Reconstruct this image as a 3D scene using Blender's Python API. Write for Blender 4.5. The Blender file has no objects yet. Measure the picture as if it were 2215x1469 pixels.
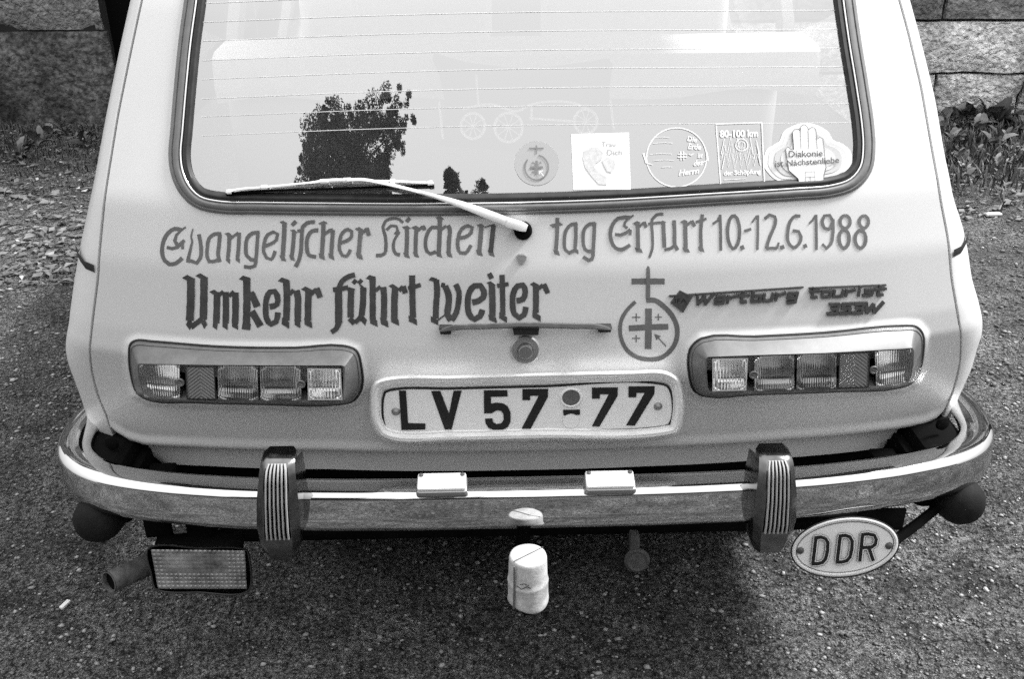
import bpy, math, random
import numpy as np
from mathutils import Vector, Matrix, noise
from mathutils.geometry import tessellate_polygon

random.seed(7); RNG = np.random.default_rng(7)
scene = bpy.context.scene
COL = scene.collection

# ------------------------------------------------------------------ camera
IW, IH, FP = 2215.0, 1469.0, 2153.0
CAM = Vector((-.053, -1.5, 1.566))
TH, PS, RO = [math.radians(a) for a in (26.92, 1.075, -.56)]
CF = Vector((math.sin(PS)*math.cos(TH), math.cos(PS)*math.cos(TH), -math.sin(TH)))
_R = CF.cross(Vector((0, 0, 1))).normalized(); _U = _R.cross(CF)
CR = _R*math.cos(RO)+_U*math.sin(RO); CU = _U*math.cos(RO)-_R*math.sin(RO)
cd = bpy.data.cameras.new('camera'); cam = bpy.data.objects.new('camera', cd); COL.objects.link(cam)
cd.sensor_width = 36; cd.lens = FP/IW*36; cd.clip_start = .05; cd.clip_end = 500
m = Matrix((CR, CU, -CF)).transposed().to_4x4(); m.translation = CAM
cam.matrix_world = m
scene.camera = cam

# ------------------------------------------------------------------ light
SUN = Vector((.74, .20, .90)).normalized()
w = bpy.data.worlds.new('World'); scene.world = w; w.use_nodes = True
nt = w.node_tree; nt.nodes.clear()
sky = nt.nodes.new('ShaderNodeTexSky'); sky.sky_type = 'NISHITA'; sky.sun_disc = False
sky.sun_elevation = math.asin(SUN.z); sky.sun_rotation = math.atan2(SUN.x, SUN.y)
sky.dust_density = 4; sky.air_density = 1.5
bw = nt.nodes.new('ShaderNodeRGBToBW'); mx = nt.nodes.new('ShaderNodeMix'); mx.data_type = 'FLOAT'
mx.inputs[0].default_value = .88     # cloud cover over the clear sky, three times brighter overhead than at the horizon (overcast sky law)
tcs = nt.nodes.new('ShaderNodeTexCoord'); sp = nt.nodes.new('ShaderNodeSeparateXYZ'); mrs = nt.nodes.new('ShaderNodeMapRange')
mrs.inputs[1].default_value = 0; mrs.inputs[2].default_value = 1; mrs.inputs[3].default_value = 3.6; mrs.inputs[4].default_value = 11.5
nt.links.new(tcs.outputs['Generated'], sp.inputs[0]); nt.links.new(sp.outputs[2], mrs.inputs[0]); nt.links.new(mrs.outputs[0], mx.inputs[3])
bg = nt.nodes.new('ShaderNodeBackground'); bg.inputs[1].default_value = .15
wo = nt.nodes.new('ShaderNodeOutputWorld')
nt.links.new(sky.outputs[0], bw.inputs[0]); nt.links.new(bw.outputs[0], mx.inputs[2])
nt.links.new(mx.outputs[0], bg.inputs[0]); nt.links.new(bg.outputs[0], wo.inputs[0])
sl = bpy.data.lights.new('sun', 'SUN'); sl.energy = 4.8; sl.angle = math.radians(14)
so = bpy.data.objects.new('sun', sl); COL.objects.link(so)
so.rotation_euler = SUN.to_track_quat('Z', 'Y').to_euler()
scene.view_settings.view_transform = 'Standard'; scene.view_settings.look = 'None'
scene.view_settings.gamma = 1; scene.view_settings.exposure = .44
scene.view_settings.use_curve_mapping = False
scene.render.engine = 'CYCLES'
scene.cycles.use_denoising = False; scene.cycles.max_bounces = 8; scene.cycles.transparent_max_bounces = 12

# ------------------------------------------------------------------ materials (black and white photograph: everything is grey)
def mat(name, base, rough=.5, metal=0, spec=.5, coat=0, var=0, vscale=20, bump=0, bscale=200, detail=4, dark=None, v2=0, v2scale=150):
    m = bpy.data.materials.new(name); m.use_nodes = True
    n = m.node_tree; p = n.nodes['Principled BSDF']
    p.inputs['Base Color'].default_value = (base, base, base, 1)
    p.inputs['Roughness'].default_value = rough; p.inputs['Metallic'].default_value = metal
    p.inputs['Specular IOR Level'].default_value = spec; p.inputs['Coat Weight'].default_value = coat
    p.inputs['Coat Roughness'].default_value = .08
    if var or bump:
        tc = n.nodes.new('ShaderNodeNewGeometry')
    if var:
        t = n.nodes.new('ShaderNodeTexNoise'); t.inputs['Scale'].default_value = vscale; t.inputs['Detail'].default_value = detail
        t.inputs['Roughness'].default_value = .62
        r = n.nodes.new('ShaderNodeMapRange'); r.inputs[1].default_value = .3; r.inputs[2].default_value = .7
        r.inputs[3].default_value = base*(1-var) if dark is None else dark; r.inputs[4].default_value = base*(1+var)
        n.links.new(tc.outputs['Position'], t.inputs['Vector']); n.links.new(t.outputs[0], r.inputs[0])
        out = r.outputs[0]
        if v2:
            t2 = n.nodes.new('ShaderNodeTexNoise'); t2.inputs['Scale'].default_value = v2scale; t2.inputs['Detail'].default_value = 3
            r2 = n.nodes.new('ShaderNodeMapRange'); r2.inputs[1].default_value = .35; r2.inputs[2].default_value = .65
            r2.inputs[3].default_value = 1-v2; r2.inputs[4].default_value = 1+v2
            mu = n.nodes.new('ShaderNodeMath'); mu.operation = 'MULTIPLY'
            n.links.new(tc.outputs['Position'], t2.inputs['Vector']); n.links.new(t2.outputs[0], r2.inputs[0])
            n.links.new(out, mu.inputs[0]); n.links.new(r2.outputs[0], mu.inputs[1]); out = mu.outputs[0]
        n.links.new(out, p.inputs['Base Color'])
    if bump:
        t = n.nodes.new('ShaderNodeTexNoise'); t.inputs['Scale'].default_value = bscale; t.inputs['Detail'].default_value = 5
        b = n.nodes.new('ShaderNodeBump'); b.inputs['Strength'].default_value = 1; b.inputs['Distance'].default_value = bump
        n.links.new(tc.outputs['Position'], t.inputs['Vector']); n.links.new(t.outputs[0], b.inputs['Height'])
        n.links.new(b.outputs[0], p.inputs['Normal'])
    return m

def glassmat(name, tint, gloss, rough=.02, grey=1.0):
    m = bpy.data.materials.new(name); m.use_nodes = True
    n = m.node_tree; n.nodes.clear()
    a = n.nodes.new('ShaderNodeBsdfTransparent'); a.inputs[0].default_value = (tint, tint, tint, 1)
    g = n.nodes.new('ShaderNodeBsdfGlossy'); g.inputs['Roughness'].default_value = rough; g.inputs[0].default_value = (grey, grey, grey, 1)
    x = n.nodes.new('ShaderNodeMixShader'); x.inputs[0].default_value = gloss
    o = n.nodes.new('ShaderNodeOutputMaterial')
    n.links.new(a.outputs[0], x.inputs[1]); n.links.new(g.outputs[0], x.inputs[2]); n.links.new(x.outputs[0], o.inputs[0])
    return m

PAINT = mat('car_paint', .70, .38, spec=.45, coat=.15, var=.035, vscale=3, detail=6, v2=.03, v2scale=900)
INK1 = mat('faded_lettering_paint', .135, .6, var=.16, vscale=14, v2=.12, v2scale=500)
INK2 = mat('dark_lettering_paint', .058, .6, var=.3, vscale=30, v2=.2, v2scale=500)
CHROME = mat('chrome', .66, .035, metal=1, var=.10, vscale=9)
STEEL = mat('brushed_metal', .68, .3, metal=1)
BEAD = mat('bright_bead', .85, .25, metal=1)
RUBBER = mat('rubber', .03, .5, spec=.3, var=.3, vscale=60)
GASK = mat('window_rubber', .17, .38, var=.15, vscale=40)
BLACK = mat('black', .005, .8, spec=.05)
UNDER = mat('underbody', .008, .9, spec=.03, var=.5, vscale=12)
DKPL = mat('dark_plastic', .03, .3)
GREYPL = mat('grey_lamp_housing', .12, .42, spec=.5, var=.18, vscale=40, v2=.12, v2scale=500)
WHITE = mat('plate_white', .93, .4, var=.03, vscale=60, v2=.04, v2scale=900)
PLBLK = mat('plate_black', .012, .4)
WIPER = mat('wiper_metal', .88, .32, metal=.25)
BADGE = mat('badge_plastic', .06, .35, var=.3, vscale=200)
CAPM = mat('perished_white_rubber', .48, .7, var=.22, vscale=45, v2=.15, v2scale=400, bump=.0006, bscale=180)
SCREWM = mat('lamp_screw_metal', .22, .4, metal=.5)
LENSW = mat('lamp_cover_white', .93, .3)
GLASS = glassmat('rear_glass', .92, .43, .008, .97)
SGLASS = glassmat('side_glass', .75, .12)
L_RED = glassmat('red_lens', .52, .10, .1)
L_AMB = glassmat('amber_lens', .85, .2, .12)
L_CLR = glassmat('clear_lens', .95, .2, .1)
REFL = mat('reflex_reflector', .16, .25, spec=1)
MIRR = mat('lamp_reflector', .95, .13, metal=1)
WIRE = mat('heating_wire', .80, .5)
FABRIC = mat('seat_cover', .85, .9, var=.12, vscale=25)
SEATD = mat('seat_grey', .3, .9)
CARPET = mat('load_floor', .16, .95)
TYRE = mat('tyre', .02, .8)
PRINTW = mat('print_white', .8, .5); PRINTG = mat('print_grey', .42, .5); PRINTM = mat('print_mid', .55, .5); PRINTD = mat('print_dark', .08, .5)
RUST = mat('rusty_pipe', .10, .8, metal=0, var=.55, vscale=50, bump=.0006, bscale=300)

# ------------------------------------------------------------------ helpers
def mk(name, verts, faces, material, parent=None, smooth=False, label=None):
    me = bpy.data.meshes.new(name); me.from_pydata([tuple(v) for v in verts], [], faces)
    me.materials.append(material)
    if smooth: me.polygons.foreach_set('use_smooth', [True]*len(me.polygons))
    me.update()
    o = bpy.data.objects.new(name, me); COL.objects.link(o)
    if parent: o.parent = parent
    if label: o['label'] = label
    return o
def fixn(o, sharp=None):
    import bmesh
    b = bmesh.new(); b.from_mesh(o.data); bmesh.ops.recalc_face_normals(b, faces=b.faces)
    b.to_mesh(o.data); b.free()
    if sharp: o.data.set_sharp_from_angle(angle=math.radians(sharp))
    return o
def empty(name, label=None, cat=None, group=None, loc=(0, 0, 0)):
    o = bpy.data.objects.new(name, None); COL.objects.link(o); o.location = loc; o.empty_display_size = .1
    if label: o['label'] = label; o['category'] = cat
    if group: o['group'] = group
    return o
def tag(o, label, cat, group=None):
    o['label'] = label; o['category'] = cat
    if group: o['group'] = group
    return o
def kind(o, k): o['kind'] = k; return o

def ray(x, y): return CF + CR*((x-IW/2)/FP) - CU*((y-IH/2)/FP)
def PY(x, y, Y): d = ray(x, y); return CAM + d*((Y-CAM.y)/d.y)
def PZ(x, y, Z): d = ray(x, y); return CAM + d*((Z-CAM.z)/d.z)
def hit(x, y, fn, off=0.0):
    d = ray(x, y); a = (-.5-CAM.y)/d.y; b = a; t = a
    g = lambda t: (CAM.y+d.y*t) - (fn(CAM.x+d.x*t, CAM.z+d.z*t)-off)
    while g(b) < 0 and b < 40: a = b; b += .06
    for _ in range(26):
        t = .5*(a+b)
        if g(t) < 0: a = t
        else: b = t
    return CAM + d*t
def proj(p):
    d = Vector(p)-CAM; k = d.dot(CF)
    return IW/2+FP*d.dot(CR)/k, IH/2-FP*d.dot(CU)/k

# rear surface of the car: depth as a function of side position and height
ZK = [(.40, .09), (.566, .047), (.755, 0.), (.80, .006), (.915, .032), (1.006, .066), (1.02, .072), (1.31, .24), (1.45, .33), (1.7, .5)]
def plin(z):
    if z <= ZK[0][0]: a, b = ZK[0], ZK[1]
    elif z >= ZK[-1][0]: a, b = ZK[-2], ZK[-1]
    else:
        for i in range(len(ZK)-1):
            if z <= ZK[i+1][0]: a, b = ZK[i], ZK[i+1]; break
    return a[1]+(b[1]-a[1])*(z-a[0])/(b[0]-a[0])
def sm(x, a, b):
    t = min(1, max(0, (x-a)/(b-a))); return t*t*(3-2*t)
def cx_(x): return .078*(abs(x)/.72)**2.4
def surf(x, z):
    w_ = .034-.028*sm(abs(x), .25, .6)
    if z > .84: w_ = .012
    return sum(plin(z+w_*k) for k in (-1, -.5, 0, .5, 1))/5 + cx_(x)

def herm(a, b, c, d, t):
    u = lambda p, q: (q-p).normalized() if (q-p).length > 1e-9 else Vector((0, 0))
    L = (c-b).length; m1 = (u(a, b)+u(b, c))*.5*L if (b-a).length > 1e-9 else (c-b); m2 = (u(b, c)+u(c, d))*.5*L if (d-c).length > 1e-9 else (c-b)
    return b*(2*t**3-3*t*t+1)+m1*(t**3-2*t*t+t)+c*(3*t*t-2*t**3)+m2*(t**3-t*t)
def smoothpl(pts, step=6.0, closed=False):
    """Catmull-Rom through the points, evenly stepped"""
    P = [Vector((p[0], p[1])) for p in pts]; n = len(P); out = []
    if n == 2 and not closed:
        k = max(1, int((P[1]-P[0]).length/step)); return [P[0].lerp(P[1], i/k) for i in range(k+1)]
    rng = range(n if closed else n-1)
    for i in rng:
        if closed: a, b, c, d = P[i-1], P[i], P[(i+1) % n], P[(i+2) % n]
        else: a, b, c, d = P[max(i-1, 0)], P[i], P[i+1], P[min(i+2, n-1)]
        k = max(1, int((c-b).length/step)); L = (c-b).length
        for j in range(k): out.append(herm(a, b, c, d, j/k))
    if not closed: out.append(P[-1])
    return out
def tang(pl, closed=False):
    n = len(pl); T = []
    for i in range(n):
        a = pl[i-1] if (closed or i) else pl[i]; b = pl[(i+1) % n] if (closed or i < n-1) else pl[i]
        T.append((b-a).normalized() if (b-a).length > 1e-9 else Vector((1, 0)))
    return T

class Mesh:
    def __init__(s): s.v = []; s.f = []
    def add(s, v, f):
        n = len(s.v); s.v += [tuple(x) for x in v]; s.f += [tuple(i+n for i in q) for q in f]
    def obj(s, name, m_, parent=None, smooth=False, label=None): return mk(name, s.v, s.f, m_, parent, smooth, label)
_layer = [0]
def stroke(M, pts, width, fn, off=.0006, taper=None, step=7.0, jit=.035, smooth=True, skew=0):
    """brush stroke given in photograph pixels laid on a surface"""
    pl = smoothpl(pts, step) if smooth else [Vector(p) for p in pts]
    T = tang(pl); n = len(pl); _layer[0] = (_layer[0]+1) % 40; o = off+_layer[0]*.00002
    v = []
    ph = random.random()*9
    for i, (p, t) in enumerate(zip(pl, T)):
        w_ = width
        if taper: w_ = width*(taper[0]+(taper[1]-taper[0])*i/max(1, n-1))
        w_ *= 1+jit*math.sin(i*1.7+ph)+jit*.7*(random.random()-.5)
        nn = Vector((-t.y, t.x))
        sk = t*skew*w_ if i in (0, n-1) else Vector((0, 0))
        a = p+nn*w_/2+sk; b = p-nn*w_/2-sk
        v += [hit(a.x, a.y, fn, o), hit(b.x, b.y, fn, o)]
    M.add(v, [(2*i, 2*i+1, 2*i+3, 2*i+2) for i in range(n-1)])
def disc(M, c, r, fn, off, ry=None, n=40):
    _layer[0] = (_layer[0]+1) % 40; o = off+_layer[0]*.00002
    ry = ry or r
    v = [hit(c[0], c[1], fn, o)]+[hit(c[0]+r*math.cos(a), c[1]+ry*math.sin(a), fn, o) for a in [i*math.tau/n for i in range(n)]]
    M.add(v, [(0, i+1, (i+1) % n+1) for i in range(n)])
def ringst(M, c, r, w_, fn, off, ry=None, n=48, a0=0, a1=math.tau):
    ry = ry or r
    pts = [(c[0]+r*math.cos(a0+(a1-a0)*i/n), c[1]+ry*math.sin(a0+(a1-a0)*i/n)) for i in range(n+1)]
    stroke(M, pts, w_, fn, off, smooth=False, jit=0)
def plate(M, poly, fn, off, thick=.002, sub=None):
    """flat polygon (photo pixels) pushed out of a surface, with side walls"""
    P = [Vector(p) for p in poly]
    if sub:
        Q = []
        for i in range(len(P)):
            a, b = P[i], P[(i+1) % len(P)]; k = max(1, int((b-a).length/sub))
            Q += [a.lerp(b, j/k) for j in range(k)]
        P = Q
    n = len(P)
    F = [hit(p.x, p.y, fn, off) for p in P]
    B = [f+Vector((0, thick, 0)) for f in F]
    tri = tessellate_polygon([[Vector((p.x, p.y, 0)) for p in P]])
    M.add(F+B, [tuple(t) for t in tri]+[(i, (i+1) % n, n+(i+1) % n, n+i) for i in range(n)])
def gridface(M, quad, nx, ny, fn, hf):
    """height-field patch on a four-sided pixel area; hf(u,v) = height off the surface"""
    tl, tr, br, bl = [Vector(q) for q in quad]; v = []
    for j in range(ny+1):
        for i in range(nx+1):
            u, w_ = i/nx, j/ny
            p = tl.lerp(tr, u).lerp(bl.lerp(br, u), w_)
            v.append(hit(p.x, p.y, fn, hf(u, w_)))
    M.add(v, [(j*(nx+1)+i, j*(nx+1)+i+1, (j+1)*(nx+1)+i+1, (j+1)*(nx+1)+i) for j in range(ny) for i in range(nx)])
def ringsweep(M, curve, prof, fn, closed=True):
    """curve in pixels, prof = [(outward pixels, height)]"""
    T = tang(curve, closed); n = len(curve)
    area = sum(curve[i-1].x*curve[i].y-curve[i].x*curve[i-1].y for i in range(n)); s = 1 if area > 0 else -1
    v = []
    for p, t in zip(curve, T):
        nn = Vector((t.y, -t.x))*s
        for o, h in prof:
            q = p+nn*o; v.append(hit(q.x, q.y, fn, h))
    k = len(prof)
    M.add(v, [(i*k+j, i*k+j+1, ((i+1) % n)*k+j+1, ((i+1) % n)*k+j) for i in range(n if closed else n-1) for j in range(k-1)])
def tube(M, pts, r, n=10, cap=True, rfn=None):
    P = [Vector(p) for p in pts]; v = []; up = Vector((0, 0, 1))
    for i, p in enumerate(P):
        t = (P[min(i+1, len(P)-1)]-P[max(i-1, 0)]).normalized()
        a = t.cross(up);  a = a.normalized() if a.length > .01 else Vector((1, 0, 0)); b = a.cross(t)
        rr = rfn(i/(len(P)-1)) if rfn else r
        v += [p+(a*math.cos(k*math.tau/n)+b*math.sin(k*math.tau/n))*rr for k in range(n)]
    f = [(i*n+k, i*n+(k+1) % n, (i+1)*n+(k+1) % n, (i+1)*n+k) for i in range(len(P)-1) for k in range(n)]
    if cap: f += [tuple(range(n)), tuple((len(P)-1)*n+k for k in range(n))]
    M.add(v, f)
def lathe(M, prof, c, axis=Vector((0, 0, 1)), n=32):
    """prof = [(radius, along axis)]"""
    axis = axis.normalized(); a = axis.orthogonal().normalized(); b = axis.cross(a); v = []
    for r, h in prof:
        v += [Vector(c)+axis*h+(a*math.cos(k*math.tau/n)+b*math.sin(k*math.tau/n))*r for k in range(n)]
    M.add(v, [(i*n+k, i*n+(k+1) % n, (i+1)*n+(k+1) % n, (i+1)*n+k) for i in range(len(prof)-1) for k in range(n)])
def rbox(M, c, s, r=.005, seg=3, rot=None, taper=1.0):
    """rounded box (rounded in plan and a bevel on both rims)"""
    hx, hy, hz = s[0]/2, s[1]/2, s[2]/2; r = min(r, hx*.99, hy*.99, hz*.99); v = []; rows = []
    for dz, ins in [(-hz, r), (-hz+r*.3, r*.3), (-hz+r, 0), (hz-r, 0), (hz-r*.3, r*.3), (hz, r)]:
        tp = 1+(taper-1)*(dz+hz)/(2*hz)
        row = []
        for q, (sx, sy) in enumerate(((1, 1), (-1, 1), (-1, -1), (1, -1))):
            for k in range(seg+1):
                a = (q+k/seg)*math.pi/2
                row.append(Vector(((sx*(hx-r)+(r-ins)*math.cos(a))*tp, (sy*(hy-r)+(r-ins)*math.sin(a))*tp, dz)))
        rows.append(row)
    n = len(rows[0])
    for row in rows:
        for p in row:
            if rot: p = rot @ p
            v.append(p+Vector(c))
    f = [(i*n+k, i*n+(k+1) % n, (i+1)*n+(k+1) % n, (i+1)*n+k) for i in range(5) for k in range(n)]
    f += [tuple(range(n))[::-1], tuple(5*n+k for k in range(n))]
    M.add(v, f)
def text_px(M, s, x0, y0, x1, h, fn, off, rise=0.0, lean=0.0, bold=0.0):
    """printed lettering: box from x0,y0 (left baseline) to x1, cap height h, all photo pixels"""
    cu = bpy.data.curves.new('t', 'FONT'); cu.body = s; cu.resolution_u = 3; cu.offset = bold
    o = bpy.data.objects.new('t', cu); COL.objects.link(o)
    dg = bpy.context.evaluated_depsgraph_get(); me = o.evaluated_get(dg).to_mesh()
    V = [v.co.copy() for v in me.vertices]; F = [tuple(p.vertices) for p in me.polygons]
    o.evaluated_get(dg).to_mesh_clear(); bpy.data.objects.remove(o); bpy.data.curves.remove(cu)
    if not V: return
    a = min(v.x for v in V); b = max(v.x for v in V); c = max(v.y for v in V); 
    out = []
    for v in V:
        u = (v.x-a)/(b-a); t = v.y/.72
        out.append(hit(x0+(x1-x0)*u+lean*t*h, y0-t*h-rise*(x1-x0)*u, fn, off))
    M.add(out, F)
def Z(ox, oy, sc):
    return lambda x, y: (ox+x/sc, oy+y/sc)

# ================================================================== THE CAR
car = empty('estate_car', 'pale estate car seen from behind, Gothic lettering painted across its tailgate', 'car', loc=(0, 2, 0))
def P(o): o.parent = car; o.matrix_parent_inverse = Matrix.Translation((0, -2, 0)); return o
def Pc(name, M, m_, smooth=True, sharp=40, label=None, parent=None):
    o = M.obj(name, m_, parent, smooth, label)
    if parent is None: P(o)
    if smooth: fixn(o, sharp)
    return o

# --- traced outlines, unprojected once
def interp(tab, z):
    if z <= tab[0][0]: a, b = tab[0], tab[1]
    elif z >= tab[-1][0]: a, b = tab[-2], tab[-1]
    else:
        for i in range(len(tab)-1):
            if z <= tab[i+1][0]: a, b = tab[i], tab[i+1]; break
    return a[1]+(b[1]-a[1])*(z-a[0])/(b[0]-a[0])
def smi(tab, z, w_=.012): return sum(interp(tab, z+w_*k) for k in (-1, 0, 1))/3
def tab(pts, fn):
    t = sorted((h.z, h.x) for h in (hit(x, y, fn) for x, y in pts)); return t
GL = tab([(304, 0), (282, 102), (253, 245), (233, 368), (216, 510), (210, 600), (204, 645), (195, 727), (193, 780), (198, 813), (210, 858), (230, 903)], surf)
GR = tab([(1948, 0), (1966, 65), (1995, 188), (2019, 327), (2036, 429), (2052, 511), (2060, 600), (2072, 670), (2080, 735), (2080, 768), (2074, 809), (2061, 854), (2043, 882)], surf)
SFN = lambda x, z: plin(z)+.078*(.78/.72)**2.4+.075
SL = tab([(288, 0), (265, 98), (233, 253), (208, 388), (180, 510), (163, 600), (150, 700), (142, 740), (146, 772), (160, 810), (175, 850), (195, 915), (225, 960)], SFN)
SR = tab([(1960, 0), (1982, 78), (2015, 204), (2036, 327), (2056, 421), (2074, 470), (2089, 531), (2099, 600), (2110, 629), (2124, 702), (2121, 723), (2112, 743), (2100, 792), (2080, 833), (2063, 870), (2047, 915), (2030, 950)], SFN)
BOT = sorted((h.x, h.z) for h in (hit(x, y, surf) for x, y in [(222, 890), (236, 915), (251, 931), (283, 950), (316, 960), (430, 965), (700, 971), (1000, 975), (1135, 973), (1400, 965), (1700, 948), (1941, 925), (1994, 916), (2023, 903), (2040, 885)]))
ZTOP = 1.40

# --- features pressed into the tailgate
T1, T2, TP = Z(260, 700, 3.955), Z(1480, 690, 3.955), Z(780, 680, 3.076)
LB = [T1(*p) for p in [(140, 150), (270, 158), (850, 203), (1500, 212), (1900, 195), (2015, 235), (2055, 350), (2062, 550), (2000, 650), (1900, 682), (1200, 683), (600, 668), (260, 652), (150, 590), (100, 450), (82, 250), (95, 175)]]
LF = [T1(*p) for p in [(160, 345), (290, 347), (830, 355), (1500, 358), (1890, 358), (1920, 366), (1922, 420), (1915, 600), (1912, 655), (1890, 672), (1200, 672), (600, 655), (280, 640), (190, 590), (160, 480), (148, 400), (150, 355)]]
RB = [T2(*p) for p in [(150, 172), (600, 155), (1200, 122), (1880, 62), (1985, 72), (2035, 130), (2040, 280), (2015, 420), (1960, 530), (1850, 580), (1300, 615), (600, 640), (180, 655), (90, 610), (48, 480), (55, 260)]]
RF = [T2(*p) for p in [(205, 325), (600, 310), (1200, 292), (1880, 255), (1950, 247), (1965, 270), (1960, 400), (1940, 500), (1910, 550), (1840, 575), (1300, 605), (600, 632), (215, 632), (190, 600), (180, 450), (185, 340)]]
PO = [TP(*p) for p in [(150, 425), (600, 408), (1200, 390), (1800, 376), (2030, 378), (2110, 420), (2143, 500), (2143, 700), (2110, 790), (2020, 818), (1200, 838), (600, 850), (220, 852), (130, 815), (75, 720), (62, 600), (68, 500), (95, 450)]]
def sdpoly(P_, x, y):
    """distance to polygon, negative inside"""
    d = 1e9; ins = False; n = len(P_)
    for i in range(n):
        x1, y1 = P_[i-1]; x2, y2 = P_[i]
        ex, ey = x2-x1, y2-y1; wx, wy = x-x1, y-y1
        t = max(0, min(1, (wx*ex+wy*ey)/(ex*ex+ey*ey+1e-9)))
        d = min(d, (wx-ex*t)**2+(wy-ey*t)**2)
        if (y1 > y) != (y2 > y) and x < (x2-x1)*(y-y1)/(y2-y1)+x1: ins = not ins
    return (-1 if ins else 1)*math.sqrt(d)
def relief(x, z):
    px, py = proj((x, surf(x, z), z)); h = 0
    if 690 < py < 1000:
        for Q, amp, wd in ((LB, .006, 18), (RB, .006, 18), (PO, .001, 5)):
            d = sdpoly(Q, px, py)
            if d < wd: h += amp*(1-sm(d, 2, wd))
    return h
TG = lambda x, z: surf(x, z)-relief(x, z)

# window curve (the bright bead inside the rubber)
WIN = [(425, 0), (413, 88), (404, 176), (395, 282), (391, 335), (396, 372), (409, 401), (432, 424), (470, 434), (560, 437), (712, 439), (900, 440), (1140, 437), (1322, 431), (1544, 418), (1720, 407), (1800, 400), (1840, 386), (1861, 360), (1867, 320), (1865, 278), (1852, 185), (1837, 93), (1824, 0), (1817, -60), (1806, -95), (1770, -112), (1120, -105), (480, -95), (445, -82), (431, -50)]
WC = smoothpl(WIN, 9, closed=True)
WPOLY = [(p.x, p.y) for p in WC]

# --- tailgate
NU, NV = 330, 190
V = []; 
for j in range(NV+1):
    v_ = j/NV
    for i in range(NU+1):
        u = i/NU
        # denser near both side edges
        z = .56+(ZTOP-.56)*v_
        for _ in range(2):
            xl, xr = smi(GL, z)+.0045, smi(GR, z)-.0045
            x = xl+(xr-xl)*u
            zb = interp(BOT, x)+.006; z = zb+(ZTOP-zb)*v_
        lip = .007*(1-sm(z-zb, 0, .02))
        V.append(Vector((x, surf(x, z)-relief(x, z)-lip, z)))
F_ = []
W1 = NU+1
# keep faces outside the window opening
inside = []
for p in V:
    if p.z > .98:
        q = proj(p); inside.append(sdpoly(WPOLY, q[0], q[1]) < -4)
    else: inside.append(False)
for j in range(NV):
    for i in range(NU):
        q = (j*W1+i, j*W1+i+1, (j+1)*W1+i+1, (j+1)*W1+i)
        if not all(inside[k] for k in q): F_.append(q)
# folded lower edge and side returns
base = len(V)
for i in range(W1): V.append(V[i]+Vector((0, .004, -.006)))
for i in range(W1): V.append(V[i]+Vector((0, .03, -.004)))
for i in range(NU):
    F_.append((i+1, i, base+i, base+i+1)); F_.append((base+i+1, base+i, base+W1+i, base+W1+i+1))
for side in (0, NU):
    b2 = len(V)
    for j in range(NV+1): V.append(V[j*W1+side]+Vector((0, .03, 0)))
    for j in range(NV):
        q = (j*W1+side, (j+1)*W1+side, b2+j+1, b2+j); F_.append(q)
tailgate = P(mk('tailgate', V, F_, PAINT, None, True)); fixn(tailgate, 50)

def on_tail(name, M, m_, smooth=False, label=None):
    o = M.obj(name, m_, tailgate, smooth, label)
    if smooth: fixn(o, 40)
    return o

# --- body corners, sides, roof
zs = [.47+.0125*i for i in range(int((ZTOP-.47)/.0125)+1)]
def corner(side):
    M = Mesh(); rows = []
    G, S = (GL, SL) if side < 0 else (GR, SR)
    for z in zs:
        gx, sx = smi(G, z), smi(S, z)
        if z < .60:    # pulled in under the tail
            gx = smi(G, .60)*(1-.0*(.6-z))
        gy = surf(gx, z); sy = SFN(0, z)
        rx = gx+(sx-gx)*.42
        r = [Vector((gx-side*.001, gy+.032, z)), Vector((gx-side*.001, gy+.006, z)), Vector((gx+side*.001, gy+.001, z)), Vector((gx+side*.004, gy+.002, z)),
             Vector((rx, gy+.016, z)), Vector((rx+(sx-rx)*.5, gy+.016+(sy-gy-.016)*.33, z)), Vector((rx+(sx-rx)*.86, gy+.016+(sy-gy-.016)*.70, z)), Vector((sx, sy, z)),
             Vector((sx-side*.001, sy+.05, z))]
        rows.append(r)
    n = len(rows[0])
    M.add([p for r in rows for p in r], [(j*n+i, j*n+i+1, (j+1)*n+i+1, (j+1)*n+i) for j in range(len(rows)-1) for i in range(n-1)])
    return M, rows
corners = {}
for side in (-1, 1):
    M, rows = corner(side); corners[side] = rows
    Pc('corner_panel', M, PAINT, sharp=28)
    # dark rubber strip end on the corner at the belt line
    tp = [(177, 520), (180, 536), (190, 545), (207, 551)] if side < 0 else [(2078, 480), (2076, 494), (2068, 503), (2050, 509)]
    A = Mesh()
    zt = [hit(x, y, SFN).z for x, y in tp]
    zc = sum(zt)/4+(.0 if side < 0 else .0)
    jr = min(range(len(zs)), key=lambda k: abs(zs[k]-zc))
    idx = [3, 4, 5, 6]
    pr = [rows[jr][k] for k in idx]; v = []
    zz = [-.012, -.010, -.004, .002, .012, .022]
    for p, dz in zip(pr, zz):
        o = Vector((side*.0025, -.0025, dz+.004)); v += [p+o+Vector((0, 0, -.009)), p+o*1.6+Vector((0, 0, 0)), p+o+Vector((0, 0, .007))]
    A.add(v, [(3*i+j, 3*i+j+1, 3*i+4+j, 3*i+3+j) for i in range(len(pr)-1) for j in range(2)])
    Pc('trim_strip', A, RUBBER)

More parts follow.
